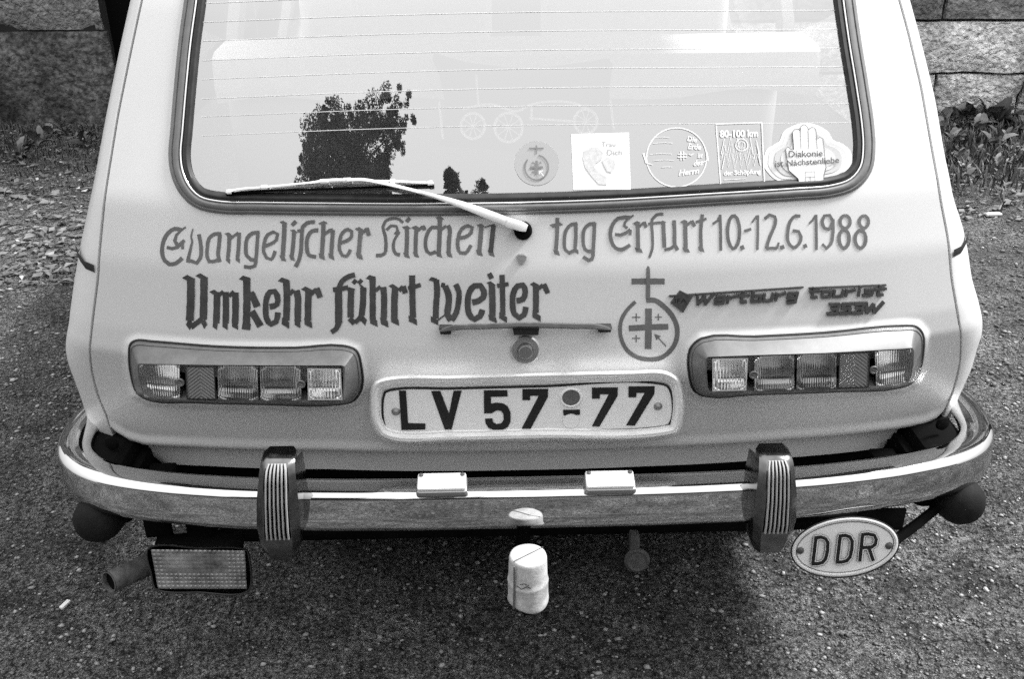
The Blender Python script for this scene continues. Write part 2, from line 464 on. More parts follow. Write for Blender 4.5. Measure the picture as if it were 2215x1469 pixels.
def side_x(side, z): return smi(SL if side < 0 else SR, z)
YF = 4.02
def sidepanel(side):
    M = Mesh(); ys = [None]+[.35+i*.12 for i in range(int((YF-.35)/.12)+1)]
    zz = [.30, .38, .46, .54, .62, .69, .755, .80, .88, .955]
    def pt(y, z):
        x = side_x(side, max(z, .60)); 
        if z < .6: x = side*(.80-(.6-z)*.12)
        y0 = SFN(0, z)+.05
        yy = y0 if y is None else y
        k = sm(yy, 3.3, 4.1); return Vector((x*(1-.07*k), yy, z))
    for wi in range(len(ys)-1):
        for j in range(len(zz)-1):
            yc = ys[wi+1]-.06; zc = (zz[j]+zz[j+1])/2
            if any((yc-a)**2+(zc-.28)**2 < .345**2 for a in (.86, 3.31)): continue
            if j < 3 and ys[wi] is None: continue
            if j < 2 and ys[wi] is not None and ys[wi] < .5: continue
            M.add([pt(ys[wi], zz[j]), pt(ys[wi+1], zz[j]), pt(ys[wi+1], zz[j+1]), pt(ys[wi], zz[j+1])], [(0, 1, 2, 3)])
    return M
for side in (-1, 1):
    Pc('side_panel', sidepanel(side), PAINT)
    # pillars and the glass between them
    rear = SFN(0, 1.1)
    def col(y, z): return Vector((side_x(side, z), y, z))
    spans = [(lambda z: SFN(0, z)+.045, lambda z: SFN(0, z)+.20), (lambda z: 1.22, lambda z: 1.30), (lambda z: 2.05, lambda z: 2.13), (lambda z: 2.9-(z-.95)*1.15, lambda z: 2.98-(z-.95)*1.1)]
    for a, b in spans:
        M = Mesh(); hh = [.95+.045*i for i in range(11)]
        v = []
        for z in hh: v += [col(a(z), z), col(b(z), z), col(b(z), z)-Vector((side*.03, 0, 0)), col(a(z), z)-Vector((side*.03, 0, 0))]
        M.add(v, [(4*i+k, 4*i+(k+1) % 4, 4*i+4+(k+1) % 4, 4*i+4+k) for i in range(10) for k in range(4)])
        Pc('window_pillar', M, PAINT)
    for i in range(3):
        a, b = spans[i][1], spans[i+1][0]; M = Mesh(); v = []
        for z in (.955, 1.1, 1.25, 1.37): v += [col(a(z)-.005, z)-Vector((side*.012, 0, 0)), col(b(z)+.005, z)-Vector((side*.012, 0, 0))]
        M.add(v, [(2*k, 2*k+1, 2*k+3, 2*k+2) for k in range(3)])
        Pc('side_window', M, SGLASS)
# roof
M = Mesh(); v = []; nx = 16; ys = [SFN(0, 1.4)-.15+i*.15 for i in range(17)]
for j, y in enumerate(ys):
    for i in range(nx+1):
        u = i/nx*2-1; x = (side_x(-1, 1.395)*(1-u)/2+side_x(1, 1.395)*(1+u)/2)
        y0 = y
        if j == 0: y0 = surf(x, 1.4)+.012
        v.append(Vector((x, y0, 1.398+.055*(1-abs(u)**2.6)*min(1, .25+j*.2)-(max(0, j-13)*.012))))
M.add(v, [(j*(nx+1)+i, j*(nx+1)+i+1, (j+1)*(nx+1)+i+1, (j+1)*(nx+1)+i) for j in range(16) for i in range(nx)])
Pc('roof', M, PAINT)
# bonnet, windscreen, nose
M = Mesh(); v = []
for i in range(9):
    u = i/8*2-1; v += [Vector((u*.66, 2.42, 1.385)), Vector((u*.74, 2.95, .95))]
M.add(v, [(2*i, 2*i+2, 2*i+3, 2*i+1) for i in range(8)]); Pc('windscreen', M, SGLASS)
M = Mesh(); v = []
for j, (y, z, hw) in enumerate([(2.93, .955, .80), (3.5, .90, .79), (3.95, .84, .765), (4.04, .80, .75), (4.06, .60, .75), (4.03, .36, .74)]):
    for i in range(13):
        u = i/12*2-1; v.append(Vector((u*hw, y-.03*u*u, z+(.03*(1-u*u) if j < 4 else 0))))
M.add(v, [(j*13+i, j*13+i+1, (j+1)*13+i+1, (j+1)*13+i) for j in range(5) for i in range(12)]); Pc('bonnet', M, PAINT)
# underbody
M = Mesh(); rbox(M, (0, 2.25, .28), (1.46, 3.5, .29), .03); rbox(M, (0, .48, .31), (1.44, .52, .24), .05); Pc('underbody', M, UNDER)
M = Mesh(); rbox(M, (0, .66, .46), (1.50, .90, .16), .02)
Pc('rear_floor', M, UNDER)
M = Mesh(); rbox(M, (0, .66, .60), (1.5, 1.0, .05), .01); Pc('load_floor', M, CARPET)
M = Mesh(); rbox(M, (0, 2.0, .5), (1.5, 1.8, .05), .01); Pc('cabin_floor', M, CARPET)
# wheels
for y in (.86, 3.31):
    for s in (-1, 1):
        Wh = P(bpy.data.objects.new('wheel', None)); COL.objects.link(Wh)
        Wh.location = (s*.68, y, .285)
        M = Mesh(); lathe(M, [(.19, -.07), (.25, -.08), (.28, -.065), (.285, -.04), (.285, .04), (.28, .065), (.25, .08), (.19, .07)], (0, 0, 0), Vector((s, 0, 0)))
        t = M.obj('tyre', TYRE, Wh, True)
        M = Mesh(); lathe(M, [(.19, .07), (.175, .05), (.15, .03), (.08, .05), (.0, .06)], (0, 0, 0), Vector((s, 0, 0)))
        M.obj('rim', STEEL, Wh, True)

# --- valance below the tailgate
M = Mesh(); v = []
n = 80
for i in range(n+1):
    u = i/n; x = -.735+1.475*u; e = sm(abs(x), .72, .76)
    zt = interp(BOT, max(min(x, .75), -.75))
    yb = surf(x, zt)
    v += [Vector((x, yb+.028, zt+.012)), Vector((x, yb+.014, zt-.004)), Vector((x, yb+.018, zt-.018)), Vector((x, yb+.024, zt-.042)), Vector((x, yb+.030+.03*e, zt-.066+.02*e)), Vector((x, yb+.06, zt-.078+.02*e))]
M.add(v, [(6*i+j, 6*i+j+1, 6*i+7+j, 6*i+6+j) for i in range(n) for j in range(5)])
Pc('valance', M, PAINT)

# --- painted lettering
A = Z(330, 440, 4.179); B = Z(800, 440, 4.179); C = Z(1170, 440, 2.993); D = Z(1300, 560, 3.356)
def word(name, m_, zf, sc, items, label):
    M = Mesh()
    for it in items:
        wd, pts = it[0], it[1]; kw = it[2] if len(it) > 2 else {}
        stroke(M, [zf(*p) for p in pts], wd/sc, TG, .0007, **kw)
    return on_tail(name, M, m_, label=label)
SK = dict(skew=.35)
evang = [
 (40, [(300, 212), (255, 243), (215, 285), (200, 335), (235, 385)], dict(taper=(.4, 1))),
 (36, [(262, 238), (200, 228), (140, 265), (102, 330), (86, 400), (88, 460), (108, 515), (150, 548), (210, 540), (268, 492)], {}),
 (30, [(128, 395), (175, 408), (222, 395), (262, 355), (288, 332)], {}),
 (26, [(282, 330), (268, 372), (272, 412)], {}),
 (30, [(365, 228), (348, 300), (358, 345), (345, 400), (318, 515)], dict(taper=(.35, 1.1))),
 (34, [(305, 515), (350, 520), (400, 538), (432, 490), (438, 400), (428, 330), (418, 278)], {}),
 (32, [(620, 275), (560, 275), (510, 315), (494, 400), (492, 480), (510, 525), (560, 522), (598, 505)], {}), (34, [(608, 275), (600, 380), (592, 470), (608, 528)], {}),
 (36, [(665, 285), (705, 275)], SK), (34, [(692, 275), (690, 390), (680, 490)], {}), (34, [(665, 495), (700, 525)], SK), (24, [(700, 320), (745, 285), (775, 262)], {}),
 (34, [(782, 262), (778, 380), (768, 485)], {}), (34, [(752, 490), (788, 520)], SK),
 (34, [(965, 262), (900, 268), (855, 312), (842, 395), (850, 470), (890, 508), (935, 512)], {}), (32, [(952, 258), (944, 380), (935, 490), (922, 565), (880, 577), (825, 570)], {}),
 (30, [(1012, 385), (1065, 365), (1118, 330), (1130, 275), (1090, 256), (1040, 280), (1010, 350), (1004, 440), (1030, 492), (1075, 505), (1108, 428)], {}),
 (38, [(1165, 180), (1200, 168)], SK), (40, [(1192, 170), (1188, 300), (1180, 420), (1175, 490)], {}), (42, [(1155, 490), (1200, 500)], SK),
 (34, [(1258, 255), (1295, 248)], SK), (36, [(1278, 255), (1270, 380), (1258, 480)], {}), (36, [(1240, 485), (1282, 500)], SK), (34, [(1260, 198), (1295, 158)], {}),
 (34, [(1466, 166), (1400, 172), (1360, 205), (1348, 300), (1340, 430), (1320, 520), (1290, 572)], {}), (26, [(1308, 248), (1368, 240)], {}),
 (34, [(1498, 240), (1440, 248), (1402, 300), (1394, 400), (1410, 465), (1478, 482)], {}),
 (36, [(1518, 190), (1565, 165)], SK), (38, [(1545, 175), (1540, 300), (1530, 465)], {}), (38, [(1505, 470), (1555, 490)], SK), (28, [(1555, 275), (1600, 242), (1630, 235)], {}), (36, [(1630, 238), (1622, 350), (1615, 460)], {}), (38, [(1592, 470), (1640, 490)], SK),
 (30, [(1692, 355), (1750, 338), (1798, 300), (1800, 250), (1765, 232), (1715, 265), (1690, 350), (1690, 420), (1715, 470), (1755, 475), (1788, 415)], {}),
 (34, [(1845, 240), (1885, 222)], SK), (38, [(1880, 235), (1872, 350), (1862, 460)], {}), (40, [(1842, 465), (1895, 485)], SK), (26, [(1885, 275), (1935, 225)], {}), (38, [(1935, 220), (1955, 290)], {})]
word('painted_word', INK1, A, 4.179, evang, 'grey painted word Evangelischer in Gothic script')
kirchen = [
 (32, [(300, 172), (262, 140), (200, 135), (140, 160), (118, 210), (138, 290), (145, 390), (132, 455), (100, 468), (55, 470)], dict(taper=(.8, 1))),
 (26, [(150, 240), (190, 200), (240, 205), (252, 245), (228, 280)], {}), (34, [(268, 255), (220, 335), (212, 400), (235, 455), (272, 465)], dict(taper=(.6, 1))),
 (32, [(305, 225), (355, 212)], SK), (38, [(335, 220), (335, 340), (330, 455)], {}), (36, [(308, 462), (355, 475)], SK), (34, [(330, 165), (362, 130)], {}),
 (34, [(388, 228), (435, 210)], SK), (36, [(420, 215), (415, 330), (412, 450)], {}), (34, [(395, 458), (438, 470)], SK), (26, [(435, 245), (480, 205)], {}), (34, [(478, 200), (498, 240)], {}),
 (32, [(612, 215), (560, 215), (520, 270), (502, 350), (515, 430), (545, 455), (598, 435)], {}), (36, [(608, 140), (655, 128)], SK), (40, [(632, 135), (630, 290), (622, 450)], {}), (36, [(600, 455), (648, 468)], SK), (26, [(645, 235), (690, 200)], {}),
 (38, [(705, 198), (722, 230), (715, 340), (712, 450)], {}), (36, [(695, 455), (742, 470)], SK),
 (32, [(805, 312), (860, 302), (915, 265), (925, 215), (885, 200), (830, 230), (800, 300), (795, 390), (815, 445), (865, 448), (915, 375)], {}),
 (34, [(980, 208), (1025, 195)], SK), (40, [(1008, 205), (1000, 320), (988, 440)], {}), (38, [(965, 440), (1015, 455)], SK), (13, [(1035, 215), (1085, 200), (1130, 190)], {}), (38, [(1072, 442), (1122, 458)], SK)]
word('painted_word', INK1, B, 4.179, kirchen, 'grey painted word Kirchen in Gothic script beside the wiper pivot')
M = Mesh(); stroke(M, [B(1118, 195), B(1105, 320), B(1092, 440)], 42/4.179, TG, .0011); on_tail('painted_stroke', M, mat('dark_stroke_paint', .06, .6), label='darker overpainted last stroke of the word Kirchen')
tagw = [
 (34, [(1695, 128), (1692, 290), (1682, 430)], {}), (32, [(1640, 205), (1732, 180)], SK), (38, [(1665, 435), (1712, 450)], SK),
 (30, [(1875, 180), (1820, 188), (1775, 240), (1758, 330), (1768, 420), (1800, 445), (1850, 425)], {}), (32, [(1862, 178), (1862, 310), (1855, 410)], {}), (32, [(1842, 415), (1885, 440)], SK),
 (30, [(2038, 178), (1985, 185), (1940, 230), (1928, 330), (1945, 415), (1975, 432), (2018, 428)], {}), (32, [(2032, 172), (2025, 320), (2018, 430), (2008, 505), (1975, 512), (1928, 482)], {})]
word('painted_word', INK1, B, 4.179, tagw, 'grey painted word tag in Gothic script right of the wiper pivot')
erfurt = [
 (20, [(600, 75), (570, 95), (545, 120), (540, 145), (560, 160)], dict(taper=(.5, 1))), (23, [(580, 90), (540, 88), (500, 95), (465, 135), (450, 190), (455, 240), (480, 285), (520, 298), (578, 268)], {}), (20, [(480, 200), (515, 203), (550, 190), (580, 168)], {}), (18, [(580, 168), (578, 205)], {}),
 (22, [(605, 135), (635, 118)], SK), (25, [(627, 125), (628, 210), (630, 292)], {}), (24, [(612, 298), (655, 308)], SK), (16, [(637, 150), (668, 122)], {}), (22, [(668, 118), (682, 155)], {}),
 (22, [(793, 68), (750, 72), (722, 100), (722, 200), (722, 290), (702, 352)], dict(taper=(.9, .7))), (16, [(695, 132), (775, 122)], {}),
 (22, [(775, 130), (800, 115)], SK), (25, [(792, 120), (796, 200), (800, 285)], {}), (20, [(800, 300), (840, 290), (872, 268)], {}), (24, [(862, 108), (866, 190), (868, 270), (885, 302)], {}),
 (22, [(912, 125), (940, 110)], SK), (26, [(935, 115), (936, 200), (938, 290)], {}), (24, [(922, 298), (960, 305)], SK), (16, [(945, 140), (975, 115)], {}), (22, [(976, 110), (996, 148)], {}),
 (22, [(1045, 70), (1035, 180), (1038, 285)], {}), (16, [(1003, 120), (1072, 98)], {}), (24, [(1022, 290), (1055, 302)], SK)]
word('painted_word', INK1, C, 2.993, erfurt, 'grey painted word Erfurt in Gothic script')
ell = lambda cx, cy, rx, ry, a0=0, a1=360, n=14: [(cx+rx*math.cos(math.radians(a0+(a1-a0)*i/n)), cy+ry*math.sin(math.radians(a0+(a1-a0)*i/n))) for i in range(n+1)]
date = [
 (14, [(1112, 132), (1145, 110), (1162, 75)], {}), (18, [(1160, 72), (1164, 180), (1165, 305)], {}),
 (21, ell(1248, 184, 39, 108, 20, 385), {}), (26, [(1292, 290), (1316, 280)], {}), (17, [(1316, 178), (1362, 165)], {}),
 (12, [(1368, 122), (1398, 80)], {}), (16, [(1405, 75), (1405, 180), (1402, 300)], {}),
 (20, [(1450, 98), (1480, 72), (1515, 85), (1518, 130), (1490, 200), (1468, 262), (1462, 290)], {}), (18, [(1458, 292), (1500, 288), (1530, 290)], {}), (14, [(1530, 292), (1540, 252)], {}), (26, [(1550, 288), (1575, 278)], {}),
 (20, [(1680, 82), (1650, 78), (1618, 110), (1600, 180), (1602, 250), (1635, 285), (1672, 262), (1685, 215), (1668, 180), (1630, 175)], {}), (24, [(1700, 280), (1722, 270)], {}),
 (12, [(1738, 128), (1762, 105), (1778, 75)], {}), (17, [(1782, 72), (1784, 180), (1785, 300)], {}),
 (20, [(1888, 110), (1870, 75), (1835, 78), (1822, 115), (1838, 160), (1868, 165), (1890, 120)], {}), (19, [(1892, 100), (1892, 190), (1878, 262), (1850, 290), (1822, 262)], {}),
 (20, ell(1970, 118, 33, 42, -90, 270), {}), (21, ell(1964, 228, 33, 60, -90, 270), {}),
 (20, ell(2092, 118, 30, 40, -90, 270), {}), (21, ell(2070, 230, 35, 58, -90, 270), {})]
word('painted_date', INK1, C, 2.993, date, 'grey painted date 10.-12.6.1988')
KK = dict(skew=.3)
umkehr = [
 (64, [(298, 690), (345, 662)], KK), (70, [(345, 675), (345, 850), (335, 1060)], {}), (60, [(315, 1065), (350, 1115)], KK), (48, [(345, 1120), (400, 1080), (445, 1045)], {}),
 (62, [(418, 672), (460, 648)], KK), (68, [(465, 665), (463, 850), (458, 1050)], {}), (44, [(455, 1060), (480, 1115)], KK),
 (48, [(535, 815), (580, 795)], KK), (60, [(582, 800), (580, 950), (575, 1085)], {}), (50, [(545, 1085), (585, 1115)], KK), (34, [(595, 835), (640, 795)], {}), (58, [(660, 800), (663, 950), (660, 1085)], {}), (50, [(632, 1085), (678, 1115)], KK),
 (34, [(690, 840), (735, 795)], {}), (60, [(748, 805), (750, 950), (745, 1085)], {}), (50, [(718, 1085), (772, 1115)], KK),
 (58, [(812, 695), (850, 662)], KK), (66, [(850, 675), (852, 850), (848, 1100)], {}), (60, [(810, 1105), (885, 1118)], {}), (62, [(885, 805), (915, 860), (945, 935)], {}), (62, [(895, 975), (935, 1040), (975, 1110)], {}),
 (52, [(1058, 935), (1125, 912), (1125, 830), (1105, 795), (1060, 800), (1030, 860), (1022, 950), (1030, 1040), (1070, 1092), (1115, 1070), (1132, 985)], {}),
 (56, [(1162, 712), (1200, 680)], KK), (60, [(1208, 695), (1214, 850), (1208, 1060)], {}), (52, [(1168, 1060), (1235, 1105)], KK), (36, [(1238, 822), (1275, 780)], {}), (60, [(1300, 785), (1315, 860), (1312, 960), (1312, 1070)], {}), (48, [(1285, 1070), (1335, 1100)], KK),
 (54, [(1370, 790), (1410, 765)], KK), (60, [(1410, 780), (1405, 950), (1405, 1060)], {}), (52, [(1372, 1065), (1440, 1100)], KK), (38, [(1430, 820), (1480, 775)], {}), (54, [(1482, 765), (1515, 850)], {})]
word('painted_word', INK2, A, 4.179, umkehr, 'dark painted word Umkehr in heavy Gothic script')
fuhrt = [
 (46, [(1830, 645), (1770, 662), (1710, 705), (1680, 775)], {}), (66, [(1680, 760), (1682, 950), (1682, 1080)], {}), (56, [(1682, 1075), (1662, 1130), (1615, 1165)], dict(taper=(1, .7))), (42, [(1630, 780), (1700, 772), (1768, 758)], {}),
 (56, [(1778, 790), (1805, 765)], KK), (58, [(1795, 785), (1790, 900), (1790, 1030)], {}), (50, [(1780, 1040), (1825, 1085)], {}), (42, [(1830, 1078), (1870, 1040), (1895, 1000)], {}), (56, [(1890, 762), (1912, 755)], KK), (56, [(1905, 760), (1902, 900), (1890, 1010)], {}), (46, [(1890, 1035), (1930, 1080)], KK),
 (36, [(1812, 725), (1840, 690)], {}), (36, [(1860, 725), (1892, 690)], {}),
 (54, [(1955, 688), (1990, 655)], KK), (56, [(1988, 675), (1990, 850), (1990, 1050)], {}), (50, [(1965, 1055), (2032, 1088)], KK), (34, [(2015, 790), (2060, 750)], {}), (56, [(2085, 755), (2092, 830), (2092, 950), (2090, 1050)], {}), (52, [(2060, 1060), (2130, 1092)], KK)]
fuhrt += [(w_, [(x+1964, y) for x, y in p], k) for w_, p, k in [
 (50, [(192, 762), (232, 745)], KK), (60, [(228, 755), (222, 900), (222, 1050)], {}), (48, [(192, 1045), (262, 1078)], KK), (36, [(262, 790), (300, 750)], {}), (50, [(300, 748), (322, 812)], {}),
 (56, [(382, 650), (385, 850), (390, 1035)], {}), (48, [(352, 1040), (425, 1075)], KK), (38, [(345, 765), (400, 755), (460, 735)], {})]]
word('painted_word', INK2, A, 4.179, fuhrt, 'dark painted word führt in heavy Gothic script')
weiter = [
 (46, [(555, 700), (585, 672)], KK), (54, [(600, 690), (608, 800), (600, 900), (595, 1040)], {}), (44, [(552, 1045), (618, 1078)], KK), (38, [(645, 735), (680, 740)], {}), (58, [(680, 745), (712, 830), (710, 930), (700, 1000), (735, 1055)], {}), (14, [(610, 1060), (675, 1010)], {}),
 (50, [(775, 730), (805, 800), (800, 900), (780, 990), (740, 1058)], {}),
 (54, [(925, 895), (985, 880), (1025, 850), (1030, 790), (1000, 742), (945, 745), (900, 800), (885, 900), (898, 1000), (945, 1048), (995, 1020), (1018, 960)], {}),
 (52, [(1078, 735), (1115, 720)], KK), (58, [(1102, 730), (1108, 900), (1108, 1020)], {}), (44, [(1075, 1030), (1145, 1055)], KK), (52, [(1070, 665), (1110, 645)], {}),
 (48, [(1195, 645), (1200, 850), (1202, 1010)], {}), (46, [(1170, 1010), (1240, 1055)], KK), (38, [(1150, 745), (1255, 728)], {}),
 (52, [(1325, 880), (1385, 865), (1405, 800), (1385, 738), (1335, 745), (1298, 810), (1290, 910), (1308, 1000), (1350, 1035), (1395, 1005), (1410, 935)], {}),
 (48, [(1470, 745), (1505, 722)], KK), (54, [(1500, 735), (1502, 850), (1500, 990)], {}), (48, [(1470, 1000), (1545, 1045)], KK), (34, [(1520, 775), (1565, 735)], {}), (46, [(1572, 728), (1610, 812)], {})]
word('painted_word', INK2, B, 4.179, weiter, 'dark painted word weiter in heavy Gothic script')

M = Mesh()
for wd, pts, kw in [
 (30, [(342, 68), (342, 180), (340, 290)], dict(taper=(.85, 1.1))), (12, [(342, 52), (342, 70)], dict(taper=(.9, 2))), (42, [(222, 163), (342, 162), (462, 163)], {}),
 (34, [(328, 300), (390, 300), (450, 340), (512, 405), (548, 480), (555, 540), (540, 610), (500, 672), (430, 722), (345, 732), (260, 715), (190, 665), (150, 590), (138, 510), (150, 440), (190, 370), (250, 310)], dict(taper=(1.1, .75))),
 (48, [(345, 360), (345, 500), (342, 655)], {}), (42, [(202, 504), (345, 496), (488, 492)], {}),
 (8, [(225, 424), (286, 424)], {}), (8, [(256, 396), (256, 452)], {}), (8, [(392, 422), (442, 422)], {}), (8, [(416, 398), (416, 448)], {}), (8, [(226, 577), (284, 577)], {}), (8, [(256, 552), (256, 606)], {}),
 (8, [(472, 635), (405, 562)], {})]:
    stroke(M, [D(*p) for p in pts], wd/3.356, TG, .0007, **kw)
plate(M, [D(386, 545), D(434, 560), D(402, 590)], TG, .0012, .0003)
on_tail('painted_emblem', M, INK1, label='grey painted emblem of a cross over a ringed cross with an arrow')
# rubber plug below the wiper pivot
M = Mesh(); pc = hit(*B(1372, 505), TG)
plate(M, [B(*p) for p in [(1328, 480), (1350, 466), (1395, 466), (1418, 482), (1412, 515), (1375, 562), (1345, 530)]], TG, .006, .006)
on_tail('rubber_plug', M, mat('grey_plug', .2, .6, var=.2, vscale=200))

# --- raised badge
def glyphs(M, s, x0, y0, cw, h, slope, gap, wd):
    """angular slanted strokes, unit box"""
    G = {'W': [[(0, 0), (.12, 1), (.45, .2), (.55, 1), (1, 0)]], 'a': [[(.2, .35), (.9, .35), (.8, 1)], [(.85, .65), (.1, .65), (.1, 1), (.8, 1)]], 'r': [[(.15, .35), (.1, 1)], [(.15, .55), (.9, .35)]],
         't': [[(.35, 0), (.25, 1), (.7, 1)], [(.0, .35), (.9, .35)]], 'b': [[(.15, 0), (.1, 1), (.85, 1), (.9, .45), (.15, .45)]], 'u': [[(.1, .35), (.1, 1), (.8, 1)], [(.9, .35), (.8, 1)]],
         'g': [[(.85, .4), (.15, .4), (.1, .9), (.85, .9)], [(.9, .35), (.8, 1.3), (.1, 1.3)]], 'o': [[(.1, .4), (.9, .4), (.85, 1), (.1, 1), (.1, .4)]], 'i': [[(.4, .4), (.35, 1)], [(.45, 0), (.45, .12)]],
         's': [[(.95, .4), (.15, .4), (.2, .68), (.8, .7), (.75, 1), (0, 1)]], '3': [[(.1, .05), (.9, .05), (.85, .5), (.8, 1), (0, 1)], [(.3, .5), (.85, .5)]], '5': [[(.95, .05), (.2, .05), (.15, .48), (.85, .5), (.8, 1), (0, 1)]]}
    x = x0
    for ch in s:
        for st in G[ch]:
            w_ = cw*(1.55 if ch == 'W' else (.55 if ch == 'i' else 1))
            pts = [(x+w_*u+(1-v)*h*.15, y0+h*v+slope*(x+w_*u-x0)) for u, v in st]
            for a, b in zip(pts, pts[1:]):
                a, b = Vector(D(*a)), Vector(D(*b)); t = (b-a).normalized(); n = Vector((-t.y, t.x))*wd/2/3.356; e = t*wd*.3/3.356
                _layer[0] = (_layer[0]+1) % 40
                plate(M, [a-e+n, b+e+n, b+e-n, a-e-n], TG, .0042+_layer[0]*.00002, .004)
        x += cw*(1.55 if ch == 'W' else (.55 if ch == 'i' else 1))+gap
M = Mesh()
glyphs(M, 'Wartburg', 690, 260, 80, 74, -.055, 8, 20)
plate(M, [D(495, 266), D(1472, 202), D(1470, 212), D(497, 278)], TG, .003, .003, sub=20)
plate(M, [D(575, 232), D(666, 276), D(596, 392), D(506, 320)], TG, .0035, .0035)
on_tail('badge', M, BADGE, label='raised grey name badge with a diamond mark')
M = Mesh(); text_px(M, 'IFA', *D(536, 322), D(622, 0)[0], 34/3.356, TG, .0039, rise=.02); on_tail('badge_mark', M, PLBLK)
M = Mesh(); glyphs(M, 'tourist', 1512, 214, 80, 68, -.035, 6, 18)
plate(M, [D(1512, 208), D(2072, 186), D(2074, 196), D(1512, 219)], TG, .003, .003, sub=20)
on_tail('badge', M, BADGE, label='raised grey badge lettering at the right')
M = Mesh(); glyphs(M, '353W', 1648, 330, 80, 72, -.03, 10, 22); on_tail('badge', M, BADGE, label='small raised grey number badge below the name')

# --- tail lamps
def lampsurf(x, z): return -.038+cx_(x)*.95
def lamp(side, base, front, Zf, segs, screws, label):
    root = bpy.data.objects.new('tail_lamp', None); COL.objects.link(root); P(root); root['label'] = label
    root.matrix_parent_inverse = Matrix.Translation((0, -2, 0))
    n = len(base)
    bs = []; fs = []
    for i in range(n):
        a, b, c_, d = [Vector(base[(i+k) % n]) for k in (-1, 0, 1, 2)]; e, f, g, h = [Vector(front[(i+k) % n]) for k in (-1, 0, 1, 2)]
        for j in range(4):
            t = j/4
            cr = lambda a, b, c, d: .5*((2*b)+(c-a)*t+(2*a-5*b+4*c-d)*t*t+(3*b-a-3*c+d)*t**3)
            bs.append(herm(a, b, c_, d, t)); fs.append(f.lerp(g, t) if j else f)
    rows = []
    B0 = [hit(p.x, p.y, TG, -.02) for p in bs]; B1 = [hit(p.x, p.y, TG, .001) for p in bs]
    F1 = [hit(p.x, p.y, lampsurf) for p in fs]
    cen = sum(F1, Vector())/len(F1)
    rows = [B0, B1, [b.lerp(f, .12)+Vector((0, -.004, 0)) for b, f in zip(B1, F1)], [b.lerp(f, .2)+Vector((0, -.001, 0)) for b, f in zip(B1, F1)], [b.lerp(f, .9)+Vector((0, -.001, 0)) for b, f in zip(B1, F1)], F1,
            [f.lerp(cen, .015)+Vector((0, .001, 0)) for f in F1], [f.lerp(cen, .02)+Vector((0, .038, 0)) for f in F1]]
    M = Mesh(); k = len(bs)
    M.add([p for r in rows for p in r], [(i*k+j, i*k+(j+1) % k, (i+1)*k+(j+1) % k, (i+1)*k+j) for i in range(len(rows)-1) for j in range(k)])
    Pc('housing', M, GREYPL, parent=root, sharp=35)
    M = Mesh()
    M.add(rows[-1]+[cen+Vector((0, .040, 0))], [(j, (j+1) % k, k) for j in range(k)])
    M.obj('backing', BLACK, root)
    M = Mesh(); ringsweep(M, [Vector(p) for p in bs], [(4.5, -.001), (3.2, .003), (1.5, .0035), (-.5, .001)], TG); Pc('lamp_gasket', M, RUBBER, parent=root)
    for kind_, quad, mat_, nr in segs:
        quad = [Zf(*q) for q in quad]
        M = Mesh()
        if kind_ == 'flute':
            gridface(M, quad, nr*6, 6, lampsurf, lambda u, v: .0008+.0011*abs(math.sin(math.pi*u*nr)))
            o = Pc('lens', M, mat_, parent=root, sharp=60)
            # mirrored bowl with a bulb behind the lens, its ribs following the flutes
            R = Mesh()
            def bowl(u, v):
                uu, vv = (u-.5)*2, (v-.48)*2
                r2 = min(1, .4*uu**4+vv*vv*1.0)
                return -.0035-.023*(1-r2)+.00025*math.sin(2*math.pi*u*nr)
            tl, tr, br, bl = [Vector(q) for q in quad]
            ins = lambda p: p.lerp((tl+tr+br+bl)/4, .02)
            gridface(R, [ins(tl), ins(tr), ins(br), ins(bl)], nr*6, 18, lampsurf, bowl)
            Pc('reflector_bowl', R, MIRR, parent=root, sharp=180)
        elif kind_ == 'prism':
            def pr(u, v):
                                return .001+.003*(abs((u*(6 if u < .5 else -6)+v*9) % 1-.5))
            gridface(M, quad, 48, 56, lampsurf, pr); Pc('reflex_reflector', M, REFL, parent=root, sharp=1)
            M = Mesh(); q4 = [Vector(q) for q in quad]
            ringsweep(M, smoothpl(q4, 900, True) if False else q4, [(2.5, -.001), (2.5, .003), (0, .003), (-.5, 0)], lampsurf); M.obj('reflector_frame', DKPL, root)
        elif kind_ == 'window':
            gridface(M, quad, 66, 6, lampsurf, lambda u, v: .001+.0013*abs(math.sin(math.pi*u*11)) if .07 < u < .93 and .09 < v < .91 else .0024)
            Pc('lens', M, L_CLR, parent=root, sharp=60)
            R = Mesh(); gridface(R, quad, 66, 14, lampsurf, lambda u, v: -.003-.023*(1-min(1, .5*((u-.5)*2)**4+((v-.48)*2)**2))+.0005*math.sin(2*math.pi*u*11)); Pc('reflector_bowl', R, MIRR, parent=root, sharp=180)
            M = Mesh(); ringsweep(M, [Vector(q) for q in quad], [(0.5, -.001), (0.3, .0035), (-3, .0035), (-3.4, .001)], lampsurf); M.obj('lens_frame', mat('clear_plastic_frame', .6, .3), root)
    for sx, sy in screws:
        c = hit(*Zf(sx, sy), lampsurf); M = Mesh()
        lathe(M, [(.0075, 0), (.0075, .003), (.0055, .0036), (.005, .0022), (0, .0024)], c, Vector((0, -1, 0)), 20)
        rbox(M, c+Vector((0, -.0032, 0)), (.009, .0012, .0014), .0003, rot=Matrix.Rotation(.6, 3, 'Y'))
        M.obj('screw', SCREWM, root, True)
    return root
